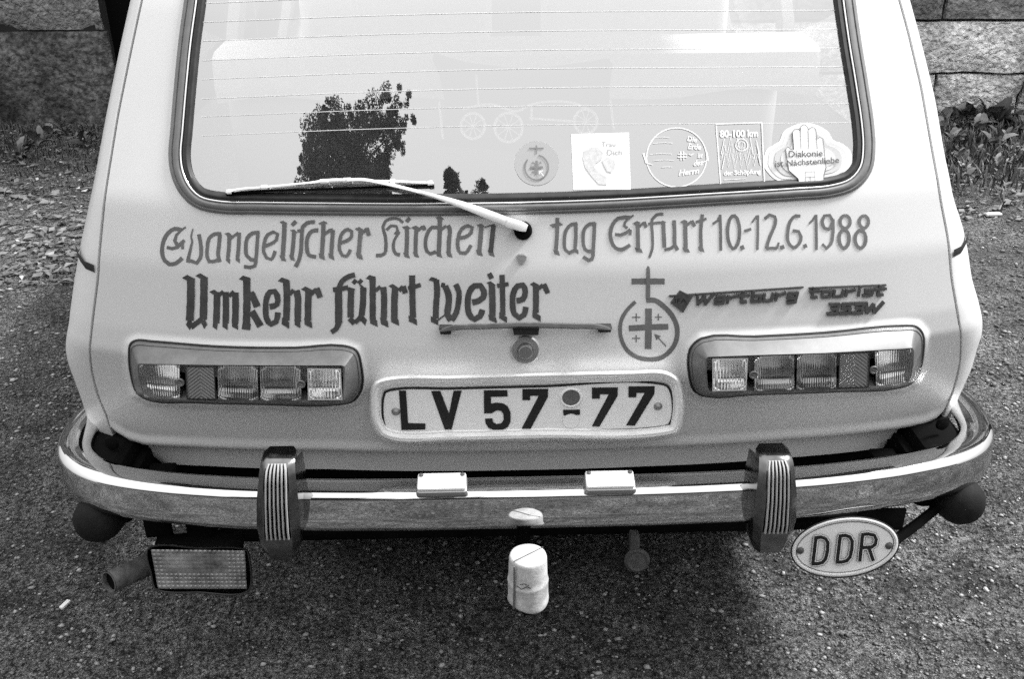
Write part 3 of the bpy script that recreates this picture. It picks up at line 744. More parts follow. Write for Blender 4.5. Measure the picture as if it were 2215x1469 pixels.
lamp(-1, LB, LF, T1, [
    ('flute', [(153, 350), (512, 354), (515, 654), (205, 628)], L_AMB, 16), ('prism', [(562, 372), (800, 375), (812, 645), (575, 640)], None, 0),
    ('flute', [(832, 360), (1180, 364), (1184, 670), (834, 660)], L_RED, 17), ('flute', [(1194, 364), (1545, 364), (1552, 672), (1197, 672)], L_RED, 17),
    ('window', [(1602, 384), (1886, 388), (1900, 655), (1607, 656)], None, 0)], [(515, 500), (1548, 515)], 'tail lamp left of the number plate')
lamp(1, RB, RF, T2, [
    ('window', [(242, 342), (545, 338), (530, 614), (242, 620)], None, 0), ('flute', [(602, 320), (944, 307), (944, 626), (594, 632)], L_RED, 17),
    ('flute', [(966, 305), (1308, 294), (1303, 615), (957, 624)], L_RED, 17), ('prism', [(1335, 300), (1582, 292), (1572, 580), (1325, 588)], None, 0),
    ('flute', [(1628, 278), (1962, 252), (1930, 550), (1640, 594)], L_AMB, 16)], [(592, 475), (1618, 432)], 'tail lamp right of the number plate')

# --- number plate
PLS = lambda x, z: -.010
lp = bpy.data.objects.new('number_plate', None); COL.objects.link(lp); P(lp); lp.matrix_parent_inverse = Matrix.Translation((0, -2, 0))
PI_ = [TP(*p) for p in [(195, 508), (600, 497), (1200, 482), (1990, 464), (2040, 480), (2066, 530), (2068, 700), (2050, 735), (1990, 750), (1200, 772), (600, 786), (230, 795), (180, 780), (158, 730), (152, 560), (165, 520)]]
pin = smoothpl(PI_, 8, True)
M = Mesh(); plate(M, [tuple(p) for p in pin], PLS, .001, .002)
M.obj('plate_sheet', WHITE, lp)
M = Mesh(); ringsweep(M, pin, [(3.0, .0012), (2.9, .0022), (-1.4, .0022), (-1.8, .0012)], PLS); M.obj('plate_border', PLBLK, lp)
M = Mesh(); po = smoothpl(PO, 8, True)
ringsweep(M, po, [(2, -.028), (0, -.010), (-2, .006), (-6, .012), (-11, .012), (-16, .007), (-19, .0035), (-22, .004), (-24, .002), (-25.5, .0006), (-28, .0002)], PLS)
Pc('plate_frame', M, mat('plate_frame_metal', .88, .3, metal=.15, coat=.3), parent=lp, sharp=60)
CH = {'L': [(255, 510), (302, 510), (316, 727), (431, 729), (431, 768), (272, 772)],
 'V': [(470, 513), (530, 512), (588, 662), (618, 512), (672, 510), (606, 767), (560, 768)],
 '5': [(820, 508), (977, 507), (978, 548), (868, 550), (868, 598), (900, 590), (945, 594), (980, 615), (998, 655), (998, 715), (980, 752), (945, 770), (890, 772), (852, 758), (832, 728), (828, 697), (876, 695), (884, 722), (905, 733), (935, 728), (952, 705), (950, 665), (935, 643), (905, 640), (872, 660), (822, 660)],
 '7': [(1077, 500), (1248, 498), (1246, 552), (1132, 762), (1072, 762), (1186, 543), (1128, 543), (1128, 572), (1077, 572)],
 '7b': [(1540, 490), (1712, 488), (1710, 543), (1590, 748), (1540, 746), (1652, 533), (1592, 533), (1592, 562), (1540, 562)],
 '7c': [(1783, 482), (1957, 480), (1955, 530), (1825, 742), (1768, 740), (1892, 524), (1836, 524), (1835, 553), (1783, 553)],
 '-': [(1348, 638), (1460, 636), (1460, 670), (1350, 673)]}
for k_, pl in CH.items():
    M = Mesh(); plate(M, [TP(*p) for p in pl], PLS, .0022, .0015); M.obj('plate_character', PLBLK, lp)
c = hit(*TP(1400, 552), PLS); M = Mesh(); lathe(M, [(.0195, .0), (.019, .003), (.0165, .0035), (.0155, .002)], c, Vector((0, -1, 0)), 36); M.obj('seal_ring', WHITE, lp, True)
M = Mesh(); lathe(M, [(.0155, .0022), (0, .0024)], c, Vector((0, -1, 0)), 36); M.obj('seal', mat('seal_grey', .13, .5, var=.4, vscale=300), lp)
c = hit(*TP(1398, 706), PLS); M = Mesh(); lathe(M, [(.0142, .0018), (.0142, .0026), (.0136, .0028), (.0134, .0025), (0, .0025)], c, Vector((0, -1, 0)), 36); M.obj('seal_sticker', WHITE, lp)
for q in ((235, 645), (1978, 610)):
    c = hit(*TP(*q), PLS); M = Mesh(); lathe(M, [(.0075, .001), (.0075, .002), (.0045, .003), (.0043, .006), (0, .0065)], c, Vector((0, -1, 0)), 20); M.obj('screw', mat('dull_screw', .25, .45, metal=.6), lp, True)

# --- handle and lock
M = Mesh(); zc = 0
hp = [TP(525, 112), TP(600, 92), TP(800, 82), TP(1100, 72), TP(1400, 78), TP(1590, 84), TP(1665, 100)]
hh = smoothpl(hp, 12); v = []; n = len(hh)
pr8 = [(-5.5, .012), (-6.2, .020), (-3.5, .027), (2.5, .028), (6.5, .021), (6, .012)]
for i, p in enumerate(hh):
    e = min(1, min(i, n-1-i)/3+.45)
    for o_, h in pr8:
        v.append(hit(p.x, p.y+o_*e, TG, h*(.65+.35*e)))
k = len(pr8)
M.add(v, [(i*k+j, i*k+(j+1) % k, (i+1)*k+(j+1) % k, (i+1)*k+j) for i in range(n-1) for j in range(k)]+[tuple(range(k)), tuple((n-1)*k+j for j in range(k))])
hm = mat('handle_metal', .12, .35, metal=.3, var=.2, vscale=60)
han = Pc('tailgate_handle', M, hm)
for a, b, y0, y1 in ((522, 608, 95, 134), (1572, 1672, 88, 120), (1010, 1190, 90, 138)):
    M = Mesh(); plate(M, [TP(a, y0), TP(b, y0), TP(b-8, y1), TP(a+10, y1)], TG, .016, .018); M.obj('handle_mount', DKPL, None); o = bpy.data.objects[-1] if False else None
    mo = [x for x in COL.objects if x.name.startswith('handle_mount') and x.parent is None][0]; P(mo)
lk = bpy.data.objects.new('lock', None); COL.objects.link(lk); P(lk); lk.matrix_parent_inverse = Matrix.Translation((0, -2, 0))
c = hit(*TP(1095, 235), TG); ax = Vector((0, -1, .22)).normalized()
M = Mesh(); lathe(M, [(.0255, -.004), (.0255, .003), (.023, .005), (.0135, .0045), (.0135, .004)], c, ax, 40); Pc('lock_rose', M, mat('lock_metal', .42, .35, metal=.6), parent=lk, sharp=30)
M = Mesh(); lathe(M, [(.012, .003), (.012, .018), (.0105, .0195), (0, .0195)], c, ax, 32); Pc('lock_button', M, mat('lock_button_metal', .25, .4, metal=.6), parent=lk, sharp=30)

# --- rear window
rw = bpy.data.objects.new('rear_window', None); COL.objects.link(rw); P(rw); rw.matrix_parent_inverse = Matrix.Translation((0, -2, 0))
GS = lambda x, z: surf(x, z)-.001
M = Mesh(); ny, nx2 = 40, 80; v = []
xsL = [interp(sorted([(hit(x, y, surf).z, hit(x, y, surf).x) for x, y in WIN[:6]+[(418, -95)]]), z) for z in [0]]
LW = sorted([(h.z, h.x) for h in (hit(x, y, surf) for x, y in [(391, 440), (391, 335), (404, 176), (425, 0), (440, -112)])])
RW = sorted([(h.z, h.x) for h in (hit(x, y, surf) for x, y in [(1870, 430), (1866, 300), (1852, 185), (1824, 0), (1806, -112)])])
zlo = hit(1140, 440, surf).z-.003; zhi = hit(1120, -106, surf).z
for j in range(ny+1):
    for i in range(nx2+1):
        z = zlo+(zhi-zlo)*j/ny; x = interp(LW, z)*(1-i/nx2)+interp(RW, z)*i/nx2
        v.append(Vector((x, GS(x, z), z)))
okv = [sdpoly(WPOLY, *proj(p)) < 13 for p in v]
M.add(v, [q for q in ((j*(nx2+1)+i, j*(nx2+1)+i+1, (j+1)*(nx2+1)+i+1, (j+1)*(nx2+1)+i) for j in range(ny) for i in range(nx2)) if all(okv[k] for k in q)])
Pc('window_glass', M, GLASS, parent=rw, sharp=None)
M = Mesh(); ringsweep(M, WC, [(27, .0), (25, .005), (21, .0065), (18.5, .004), (16, .0075), (9, .009), (5, .008), (3, .004), (0, .004)], surf); Pc('window_gasket', M, GASK, parent=rw, sharp=70)
M = Mesh(); ringsweep(M, WC, [(0, .0035), (-3, .004), (-6, .008), (-12, .0085), (-15, .005), (-19, .004), (-21, .0005)], surf); Pc('inner_gasket', M, RUBBER, parent=rw, sharp=70)
M = Mesh(); ringsweep(M, WC, [(3.2, .003), (2.6, .0075), (0.8, .0092), (-1.4, .008), (-2.4, .004)], surf); Pc('bright_bead', M, BEAD, parent=rw, sharp=180)
for k, (yl, yr) in enumerate([(6, -20), (47, 21), (88, 62), (130, 103), (171, 143), (213, 184), (252, 224), (293, 265)]):
    M = Mesh(); stroke(M, [(436, yl), (800, yl*.73+yr*.27-7), (1140, (yl+yr)/2-9), (1500, yl*.25+yr*.75-5), (1838, yr)], 1.2 if k < 6 else 1.0, GS, .0012, jit=0, step=60)
    M.obj('heating_wire', WIRE, rw)

# --- stickers on the glass
S = Z(1090, 240, 2.877)
def stk(name, label): 
    o = bpy.data.objects.new(name, None); COL.objects.link(o); P(o); o.matrix_parent_inverse = Matrix.Translation((0, -2, 0)); o['label'] = label; return o
s = stk('round_sticker', 'round grey sticker with cross emblem, furthest left on the glass'); 
M = Mesh(); disc(M, S(203, 325), 138/2.877, GS, .002); M.obj('sticker_disc', PRINTG, s)
M = Mesh(); E = lambda x, y: S(203+(x-345)*.42, 325+(y-440)*.42)
for wd, pts in [(12, [(342, 170), (340, 300)]), (13, [(235, 215), (450, 215)]), (14, ell(345, 500, 175, 185, -80, 220)), (26, [(345, 400), (343, 600)]), (24, [(250, 500), (440, 498)]), (7, [(270, 430), (310, 430)]), (7, [(290, 410), (290, 450)]), (7, [(380, 430), (420, 430)]), (7, [(400, 410), (400, 450)]), (7, [(270, 570), (310, 570)]), (7, [(290, 550), (290, 590)])]:
    stroke(M, [E(*p) for p in pts], wd*.42/2.877*1.4, GS, .0032, jit=0)
M.obj('sticker_print', mat('print_darkgrey', .2, .5), s)
M = Mesh(); stroke(M, [E(450, 630), E(400, 560)], 2, GS, .0045, jit=0); stroke(M, [E(440, 552), E(392, 552), E(392, 600)], 2, GS, .0045, jit=0, smooth=False); M.obj('sticker_arrow', PRINTW, s)
s = stk('square_sticker', 'white square sticker reading Trau Dich with an embracing couple')
M = Mesh(); plate(M, [S(418, 145), S(778, 135), S(790, 488), S(432, 492)], GS, .003, .0012, sub=12); M.obj('sticker_sheet', mat('paper_white', .9, .5), s)
M = Mesh(); text_px(M, 'Trau', *S(607, 222), S(694, 0)[0], 11, GS, .0036, rise=.03); text_px(M, 'Dich', *S(642, 274), S(734, 0)[0], 12, GS, .0036, rise=.03)
M.obj('sticker_print', mat('print_text', .33, .5), s)
M = Mesh(); pg = mat('print_palegrey', .62, .5, var=.15, vscale=200)
plate(M, [S(*p) for p in [(490, 290), (500, 245), (540, 222), (590, 228), (618, 260), (610, 300), (575, 325), (560, 345), (600, 385), (640, 410), (640, 460), (590, 455), (540, 400), (505, 350)]], GS, .0037, .0004)
plate(M, [S(*p) for p in [(610, 310), (645, 285), (690, 305), (695, 345), (670, 385), (640, 375), (625, 345)]], GS, .0038, .0004)
M.obj('sticker_figure', pg, s)
s = stk('ring_sticker', 'clear round sticker with white rim reading Die Erde ist des Herrn')
M = Mesh(); ringst(M, S(1075, 288), 187/2.877, 2.6, GS, .002, ry=184/2.877, n=60)
for a, b in (((868, 262), (885, 318)), ((1262, 255), (1270, 310))): stroke(M, [S(*a), S(*b)], 4, GS, .0024, jit=0)
stroke(M, [S(880, 320), S(925, 335)], 2, GS, .0024, jit=0); stroke(M, [S(1225, 325), S(1270, 305)], 2, GS, .0024, jit=0)
M.obj('sticker_rim', PRINTW, s)
M = Mesh()
for t_, x0, y0, x1, h, rs in (('Die', 1140, 185, 1200, 11, -.15), ('Erde', 1145, 235, 1225, 12, -.05), ('ist', 1205, 290, 1235, 11, .0), ('des', 1178, 342, 1235, 12, .15), ('Herrn', 1088, 402, 1212, 13, .12)):
    text_px(M, t_, *S(x0, y0), S(x1, 0)[0], h, GS, .003, rise=rs, lean=.2, bold=.03)
for k in (-9, 9):
    stroke(M, [S(1110+k, 250), S(1110+k, 305)], 2.4, GS, .003, jit=0); stroke(M, [S(1083, 277+k), S(1140, 277+k)], 2.4, GS, .0033, jit=0)
stroke(M, [S(1150, 265), S(1165, 275), S(1182, 262)], 2, GS, .003, jit=0)
for yy, xa, xb in ((165, 940, 1030), (200, 930, 1050), (268, 910, 1045), (308, 930, 1060), (350, 980, 1050)):
    stroke(M, [S(xa, yy), S((xa+xb)/2, yy-5), S(xb, yy-2)], .8, GS, .003, jit=.2)
M.obj('sticker_print', PRINTW, s)
s = stk('poster_sticker', 'clear upright sticker with white frame, pointed trees and 80-100 km')
M = Mesh()
for a, b in (((1320, 80), (1605, 70)), ((1605, 70), (1622, 455)), ((1622, 455), (1350, 466)), ((1350, 466), (1320, 80))): stroke(M, [S(*a), S(*b)], 2.6, GS, .002, jit=0)
M.obj('sticker_rim', PRINTW, s)
M = Mesh(); text_px(M, '80-100 km', *S(1345, 162), S(1582, 0)[0], 15, GS, .003, rise=.02, bold=.04); text_px(M, 'der Schöpfung', *S(1368, 400), S(1600, 0)[0], 10, GS, .003, rise=.05, bold=.03)
stroke(M, [S(1370, 428), S(1510, 420)], 1.4, GS, .003, jit=.2)
for row, (yt, yb) in enumerate(((170, 270), (215, 310), (255, 350))):
    pts = []
    for i in range(13): pts.append(S(1352+i*20+row*3, (yt if i % 2 else yb)+random.uniform(-14, 14)))
    stroke(M, pts, 2.4-row*.2, GS, .003, smooth=False, jit=.1)
ringst(M, S(1480, 210), 13, 1.6, GS, .003); ringst(M, S(1480, 210), 7, 1.2, GS, .003)
M.obj('sticker_print', PRINTW, s)
s = stk('cloud_sticker', 'cloud shaped sticker with a raised open hand and two lines of print')
cl = [(1618, 300), (1632, 245), (1680, 210), (1712, 190), (1740, 130), (1800, 92), (1880, 75), (1955, 90), (2020, 130), (2050, 180), (2110, 205), (2155, 245), (2168, 305), (2150, 370), (2100, 405), (2020, 425), (1990, 450), (1830, 455), (1790, 440), (1700, 430), (1645, 385), (1620, 345)]
cen = Vector((1893, 300))
def shr(k, ky=None): return [S(cen.x+(x-cen.x)*k, cen.y+(y-cen.y)*(ky or k)) for x, y in cl]
for i, (k, mm) in enumerate(((1, PRINTW), (.90, mat('print_band_a', .60, .5)), (.76, mat('print_band_b', .50, .5)), (.62, mat('print_band_c', .60, .5)), (.50, PRINTW))):
    M = Mesh(); plate(M, [tuple(p) for p in smoothpl(shr(k), 5, True)], GS, .002+.0006*i, .0006); M.obj('sticker_band', mm, s)
M = Mesh()
hand = [(1838, 452), (1832, 420), (1775, 370), (1762, 300), (1755, 235), (1765, 222), (1790, 240), (1805, 240), (1797, 130), (1810, 112), (1832, 112), (1845, 128), (1848, 92), (1868, 82), (1885, 92), (1895, 115), (1915, 98), (1935, 105), (1943, 130), (1948, 175), (1965, 162), (1985, 172), (1992, 230), (2000, 300), (2005, 350), (1992, 400), (1990, 452)]
plate(M, [S(*p) for p in hand], GS, .0052, .0006); M.obj('sticker_hand', PRINTW, s)
M = Mesh()
stroke(M, [S(*p) for p in hand], 1.3, GS, .006, smooth=False, jit=0)
for a, b in (((1845, 128), (1850, 235)), ((1893, 118), (1898, 235)), ((1945, 150), (1950, 235))): stroke(M, [S(*a), S(*b)], 1.3, GS, .006, jit=0)
text_px(M, 'Diakonie', *S(1772, 286), S(1984, 0)[0], 14, GS, .0065, rise=.03, bold=.012); text_px(M, 'ist Nächstenliebe', *S(1688, 345), S(2086, 0)[0], 13.5, GS, .0065, rise=.06, bold=.012)
for a, b in (((1875, 378), (1935, 376)), ((1935, 376), (1937, 438)), ((1937, 438), (1877, 440)), ((1877, 440), (1875, 378)), ((1905, 392), (1907, 436)), ((1880, 412), (1933, 410))): stroke(M, [S(*a), S(*b)], 1, GS, .006, jit=0)
M.obj('sticker_print', PRINTD, s)

# --- wiper
wp = bpy.data.objects.new('wiper', None); COL.objects.link(wp); P(wp); wp.matrix_parent_inverse = Matrix.Translation((0, -2, 0))
WZ = Z(360, 0, 2.84)
def ribbon3(M, px, prof, fn):
    """solid bar along pixel centre line; prof(i/n)->(half width px, low, high)"""
    pl = smoothpl(px, 8); T = tang(pl); v = []; n = len(pl)
    for i, (p, t) in enumerate(zip(pl, T)):
        hw, lo, hi = prof(i/(n-1)); nn = Vector((-t.y, t.x))
        for o_, h in ((hw, lo), (hw, hi-.001), (hw*.6, hi), (-hw*.6, hi), (-hw, hi-.001), (-hw, lo)):
            q = p+nn*o_; v.append(hit(q.x, q.y, fn, h))
    M.add(v, [(i*6+j, i*6+(j+1) % 6, (i+1)*6+(j+1) % 6, (i+1)*6+j) for i in range(n-1) for j in range(6)]+[tuple(range(6)), tuple((n-1)*6+j for j in range(6))])
M = Mesh(); ribbon3(M, [B(1245, 165), B(1100, 110), B(900, 35), WZ(1700, 1220), WZ(1500, 1165), WZ(1330, 1125), WZ(1200, 1103), WZ(1110, 1106)], lambda t: (9.5-5.8*sm(t, .1, .6), .014+.006*t, .024+.006*t), surf)
Pc('wiper_arm', M, WIPER, parent=wp)
M = Mesh(); ribbon3(M, [B(1240, 168), B(1330, 195), B(1420, 225)], lambda t: (11-3*sm(t, .7, 1), .006, .03-.008*sm(t, .6, 1)), TG); Pc('pivot_cap', M, WIPER, parent=wp)
M = Mesh(); c = hit(*B(1385, 245), TG); lathe(M, [(.0155, -.003), (.015, .006), (.011, .010), (0, .010)], c, Vector((0, -1, .25)), 28); Pc('pivot_grommet', M, BLACK, parent=wp)
M = Mesh(); ribbon3(M, [WZ(365, 1190), WZ(600, 1172), WZ(1000, 1160), WZ(1300, 1148), WZ(1640, 1138)], lambda t: (2.6, .001, .012), surf); Pc('wiper_rubber', M, BLACK, parent=wp)
M = Mesh(); ribbon3(M, [WZ(365, 1182), WZ(420, 1166), WZ(590, 1150), WZ(760, 1134), WZ(900, 1120), WZ(965, 1112), WZ(1110, 1106), WZ(1220, 1110), WZ(1400, 1112), WZ(1560, 1120), WZ(1640, 1122)], lambda t: (2.3+2.2*math.exp(-((t-.52)/.07)**2), .012, .019), surf); Pc('wiper_blade', M, WIPER, parent=wp)
for x, y, l in ((965, 1112, 14), (1110, 1104, 14), (600, 1148, 12), (1390, 1112, 10), (385, 1176, 9), (1620, 1122, 9)):
    M = Mesh(); ribbon3(M, [WZ(x-l*1.6, y+2), WZ(x+l*1.6, y)], lambda t: (5, .008, .023), surf); Pc('blade_clip', M, WIPER, parent=wp)

# --- bumper
ZT, ZB = .546, .466
BP = [(0, -.083), (.25, -.081), (.43, -.073), (.56, -.060), (.69, -.036), (.78, -.006), (.835, .03), (.875, .08), (.897, .15), (.90, .21), (.893, .27)]
half = smoothpl(BP, .012)
plan = [Vector((-p.x, p.y)) for p in half[::-1]]+[Vector((p.x+.016*sm(p.x, .7, .85), p.y)) for p in half[1:]]
T = tang(plan)
BPROF = [(-.062, ZT-.013), (-.058, ZT-.005), (-.05, ZT-.003), (-.030, ZT), (-.016, ZT-.0002), (-.0095, ZT-.0012), (-.0042, ZT-.0052), (-.0014, ZT-.0080), (-.0003, ZT-.0105), (0, ZT-.0135), (.003, ZT-.045), (.0035, ZT-.062), (.001, ZB+.006), (-.006, ZB), (-.014, ZB-.002), (-.016, ZB+.003)]
M = Mesh(); v = []; n = len(plan); k = len(BPROF)
for i, (p, t) in enumerate(zip(plan, T)):
    nn = Vector((t.y, -t.x)); s_ = min(i, n-1-i)*.012
    tp = sm(s_, 0, .22); 
    for o_, z in BPROF:
        wide = 1+.15*(1-tp)
        zz = z+(1-tp)*(.018 if z < ZB+.02 else 0)
        q = p+nn*(o_*(wide if o_ < -.03 else 1))
        v.append(Vector((q.x, q.y, zz)))
M.add(v, [(i*k+j, i*k+j+1, (i+1)*k+j+1, (i+1)*k+j) for i in range(n-1) for j in range(k-1)])
bumper = Pc('bumper', M, CHROME, sharp=60)
mod = bumper.modifiers.new('thick', 'SOLIDIFY'); mod.thickness = .003; mod.offset = -1
# black brackets and boxes; the gap's deep shade is put into their colour
for s_ in (-1, 1):
    M = Mesh(); rbox(M, (s_*.70, .08, .47), (.05, .10, .03), .004); rbox(M, (s_*.742, .13, .47), (.02, .12, .06), .004); Pc('bumper_bracket', M, BLACK)
    M = Mesh(); rbox(M, (s_*.80, .22, .46), (.10, .34, .14), .02); Pc('gap_shade_box', M, BLACK)
    q = (243, 958) if s_ < 0 else (2037, 915)
    M = Mesh(); lathe(M, [(.014, 0), (.013, .006), (.006, .008), (0, .008)], PY(q[0], q[1], .105), Vector((s_*.3, -1, 0)), 20); Pc('body_plug', M, BLACK)

# --- bumper guards
def guard(side, top, bot, label):
    root = bpy.data.objects.new('bumper_guard', None); COL.objects.link(root); P(root); root.matrix_parent_inverse = Matrix.Translation((0, -2, 0)); root['label'] = label
    zt, zb = PY(*top, -.105).z, PY(*bot, -.115).z
    xc = PY(top[0], top[1], -.105).x; xb = PY(bot[0], bot[1], -.115).x
    M = Mesh(); rows = []
    for t, hw, yf in [(0, .022, -.086), (.015, .029, -.095), (.05, .031, -.104), (.12, .033, -.113), (.35, .038, -.124), (.6, .040, -.128), (.8, .037, -.122), (.93, .032, -.114), (1, .028, -.108)]:
        z = zt+(zb-zt)*t; x = xc+(xb-xc)*t; yb = -.03
        f = .62
        yb = -.03 if t > .06 else yf+.034
        rows.append([Vector((x+a*hw, y, z)) for a, y in ((-.92, yb), (-1.0, yf+.030), (-.93, yf+.012), (-f, yf), (f, yf), (.93, yf+.012), (.94, yf+.030), (.92, yb))])
    k = 8
    M.add([p for r in rows for p in r], [(i*k+j, i*k+j+1, (i+1)*k+j+1, (i+1)*k+j) for i in range(len(rows)-1) for j in range(k-1)]+[tuple(range(k)), tuple((len(rows)-1)*k+j for j in range(k))[::-1]])
    Pc('guard_body', M, mat('guard_chrome', .18, .16, metal=1, var=.3, vscale=30), parent=root, sharp=32)
    def yfr(t):
        tb = [(0, -.086), (.015, -.095), (.05, -.104), (.12, -.113), (.35, -.124), (.6, -.128), (.8, -.122)]
        return interp(tb, t)
    M = Mesh(); v = []
    for t in [.03+i*.035 for i in range(20)]:
        z = zt+(zb-zt)*t; x = xc+(xb-xc)*t; hw = interp([(0, .022), (.05, .031), (.12, .033), (.6, .040)], t)*.58
        v += [Vector((x-hw*.95, yfr(t)-.0012, z)), Vector((x+hw*.95, yfr(t)-.0012, z))]
    M.add(v, [(2*i, 2*i+1, 2*i+3, 2*i+2) for i in range(19)]); M.obj('rubber_inlay', BLACK, root)
    for r_ in range(6):
        M = Mesh(); v = []
        for t in [.025+i*.0355 for i in range(20)]:
            z = zt+(zb-zt)*t; x = xc+(xb-xc)*t; hw = interp([(0, .022), (.05, .031), (.12, .033), (.6, .036)], t)*.50
            xx = x-hw+2*hw*r_/5
            for dx, dy in ((-.0019, -.0008), (-.0011, -.0045), (.0011, -.0045), (.0019, -.0008)): v.append(Vector((xx+dx, yfr(t)+dy, z)))
        M.add(v, [(4*i+j, 4*i+j+1, 4*i+5+j, 4*i+4+j) for i in range(19) for j in range(3)]+[(0, 1, 2, 3), (76, 77, 78, 79)])
        Pc('guard_rib', M, mat('rib_metal', .5, .4, metal=.3), parent=root, sharp=30)
guard(-1, (597, 1003), (608, 1218), 'bumper guard left of centre')
guard(1, (1684, 996), (1668, 1202), 'bumper guard right of centre')

# --- plate lamps on the bumper
for q, lab in (((956, 1046), 'plate lamp left of centre on the bumper'), ((1319, 1041), 'plate lamp right of centre on the bumper')):
    root = bpy.data.objects.new('plate_lamp', None); COL.objects.link(root); P(root); root.matrix_parent_inverse = Matrix.Translation((0, -2, 0)); root['label'] = lab
    c = PZ(q[0], q[1], ZT+.014); rt = Matrix.Rotation(math.radians(18), 3, 'X')
    M = Mesh(); rbox(M, c-Vector((0, 0, .007)), (.090, .040, .018), .007, 4, rt); Pc('lamp_base', M, mat('lamp_base_metal', .3, .3, metal=.6), parent=root, sharp=35)
    M = Mesh(); rbox(M, c+rt @ Vector((0, 0, .004)), (.085, .036, .009), .0044, 4, rt); Pc('lamp_cover', M, LENSW, parent=root, sharp=35)
    for dx in (-.037, .037):
        M = Mesh(); lathe(M, [(.004, .0085), (.0038, .010), (0, .0105)], c+rt @ Vector((dx*.97, .012, 0)), rt @ Vector((0, 0, 1)), 14); M.obj('screw', mat('lamp_screw', .12, .5), root, True)

# --- tow ball with cap
tw = bpy.data.objects.new('tow_hitch', None); COL.objects.link(tw); P(tw); tw.matrix_parent_inverse = Matrix.Translation((0, -2, 0))
ct = PY(1142, 1200, -.15); cb = PY(1140, 1296, -.15)
M = Mesh(); H_ = ct.z-cb.z; r0 = .0335
prof = [(0, .0), (r0*.86, 0), (r0*.94, -.002), (r0*.97, -.006), (r0*1.01, -H_*.42), (r0*1.04, -H_*.52), (r0*1.07, -H_*.54), (r0*1.05, -H_*.57), (r0*1.05, -H_*.9), (r0*1.09, -H_*.97), (r0*1.06, -H_), (r0*.9, -H_)]
lathe(M, prof, ct, Vector((0, 0, 1)), 48)
me_v = []
for x, y, z in M.v:
    a = math.atan2(y-ct.y, x-ct.x); k = noise.noise(Vector((x*30, y*30, z*22)))*.0014
    dent = 1+k/.034; zz = z
    if z < cb.z+.02: zz = z+.004*math.sin(a*2+.6)
    me_v.append((ct.x+(x-ct.x)*dent, ct.y+(y-ct.y)*dent, zz))
M.v = me_v
Pc('ball_cap', M, CAPM, parent=tw, sharp=60)
M = Mesh(); rbox(M, ct+Vector((.001, 0, .0003)), (.064, .0018, .0012), .0004, rot=Matrix.Rotation(.62, 3, 'Z')); M.obj('cap_seam', mat('seam_dark', .08, .8), tw)
M = Mesh(); tube(M, [ct+Vector((-.024, -.026, -.004)), ct+Vector((-.0245, -.0275, -H_*.5)), ct+Vector((-.026, -.028, -H_+.004))], .0017, 6); M.obj('cap_seam', mat('seam_dark2', .12, .8), tw)
M = Mesh(); stroke(M, [(1118, 1268), (1128, 1276), (1140, 1270), (1148, 1274)], 2.2, lambda x, z: ct.y-.0368, .0005, jit=.2); stroke(M, [(1124, 1266), (1134, 1264), (1144, 1268)], 1.6, lambda x, z: ct.y-.0368, .0005, jit=.2); M.obj('cap_marking', mat('marking_dark', .07, .8), tw)
M = Mesh(); tube(M, [cb+Vector((0, 0, .01)), cb+Vector((0, .0, -.02)), cb+Vector((0, .05, -.05)), cb+Vector((0, .25, -.04)), cb+Vector((0, .5, .02))], .014, 12); Pc('tow_bar', M, BLACK, parent=tw)
# towing eye far under the car
c = PY(1378, 1213, .14); M = Mesh()
lathe(M, [(.021, -.004), (.027, 0), (.021, .006), (.017, .003), (0, .004)], c, Vector((0, -1, .3)), 28); rbox(M, c+Vector((-.005, .02, .03)), (.02, .03, .05), .004)
Pc('towing_eye', M, mat('eye_metal', .10, .7, var=.3, vscale=100))

# --- fog lamp, exhaust, buffers, oval plate
fl = bpy.data.objects.new('fog_lamp', None); COL.objects.link(fl); P(fl); fl.matrix_parent_inverse = Matrix.Translation((0, -2, 0))
FG = Z(100, 820, 2.938)
FS = lambda x, z: -.045+.12*(x+.60)
fq = [FG(*p) for p in [(665, 1085), (1262, 1092), (1275, 1335), (710, 1335)]]
fo = [Vector(FG(*p)) for p in [(640, 1085), (665, 1066), (960, 1072), (1250, 1078), (1280, 1090), (1290, 1120), (1302, 1320), (1285, 1352), (960, 1362), (720, 1352), (690, 1338), (665, 1250)]]
fo = smoothpl(fo, 6, True)
M = Mesh(); ringsweep(M, fo, [(-3, .003), (-1.0, .004), (0, .002), (1, -.006), (1.5, -.04), (-14, -.07), (-40, -.075)], FS)
Pc('lamp_housing', M, DKPL, parent=fl, sharp=40)
M = Mesh()
def fh(u, v):
    a = abs(math.sin(math.pi*u*20)); b = abs(math.sin(math.pi*v*10)); e = 1 if (u < .12 or u > .8 or v < .12 or v > .62) else .35
    return -.001+.0035*(1-((u-.5)*2)**2*.4)+.0024*e*a*b
gridface(M, fq, 120, 60, FS, fh); Pc('lens', M, mat('fog_lens', .24, .14, spec=1, coat=.8, var=.75, vscale=28), parent=fl, sharp=180)
p0 = PY(430, 1165, .0); M = Mesh(); rbox(M, p0+Vector((.0, .03, .02)), (.05, .04, .07), .004); rbox(M, PY(428, 1172, .0)+Vector((0, .0, -.012)), (.165, .07, .03), .012, 3, Matrix.Rotation(.12, 3, 'Z')); rbox(M, PY(335, 1152, -.0)+Vector((0, .02, 0)), (.05, .01, .05), .003); Pc('lamp_bracket', M, UNDER, parent=fl)
e0 = PY(237, 1260, -.04); d_ = Vector((-.060, -.080, .018)); M = Mesh()
P0 = [e0-d_*i*.6 for i in range(0, 5)]
tube(M, P0, .021, 24, cap=False); tube(M, [P0[0]+d_*.02, P0[0]-d_*.1], .0188, 24, cap=False); tube(M, [P0[0]+d_*.02, P0[0]+d_*.021], .0205, 24, cap=False, rfn=lambda u: .0209-.002*u)
ringp = []
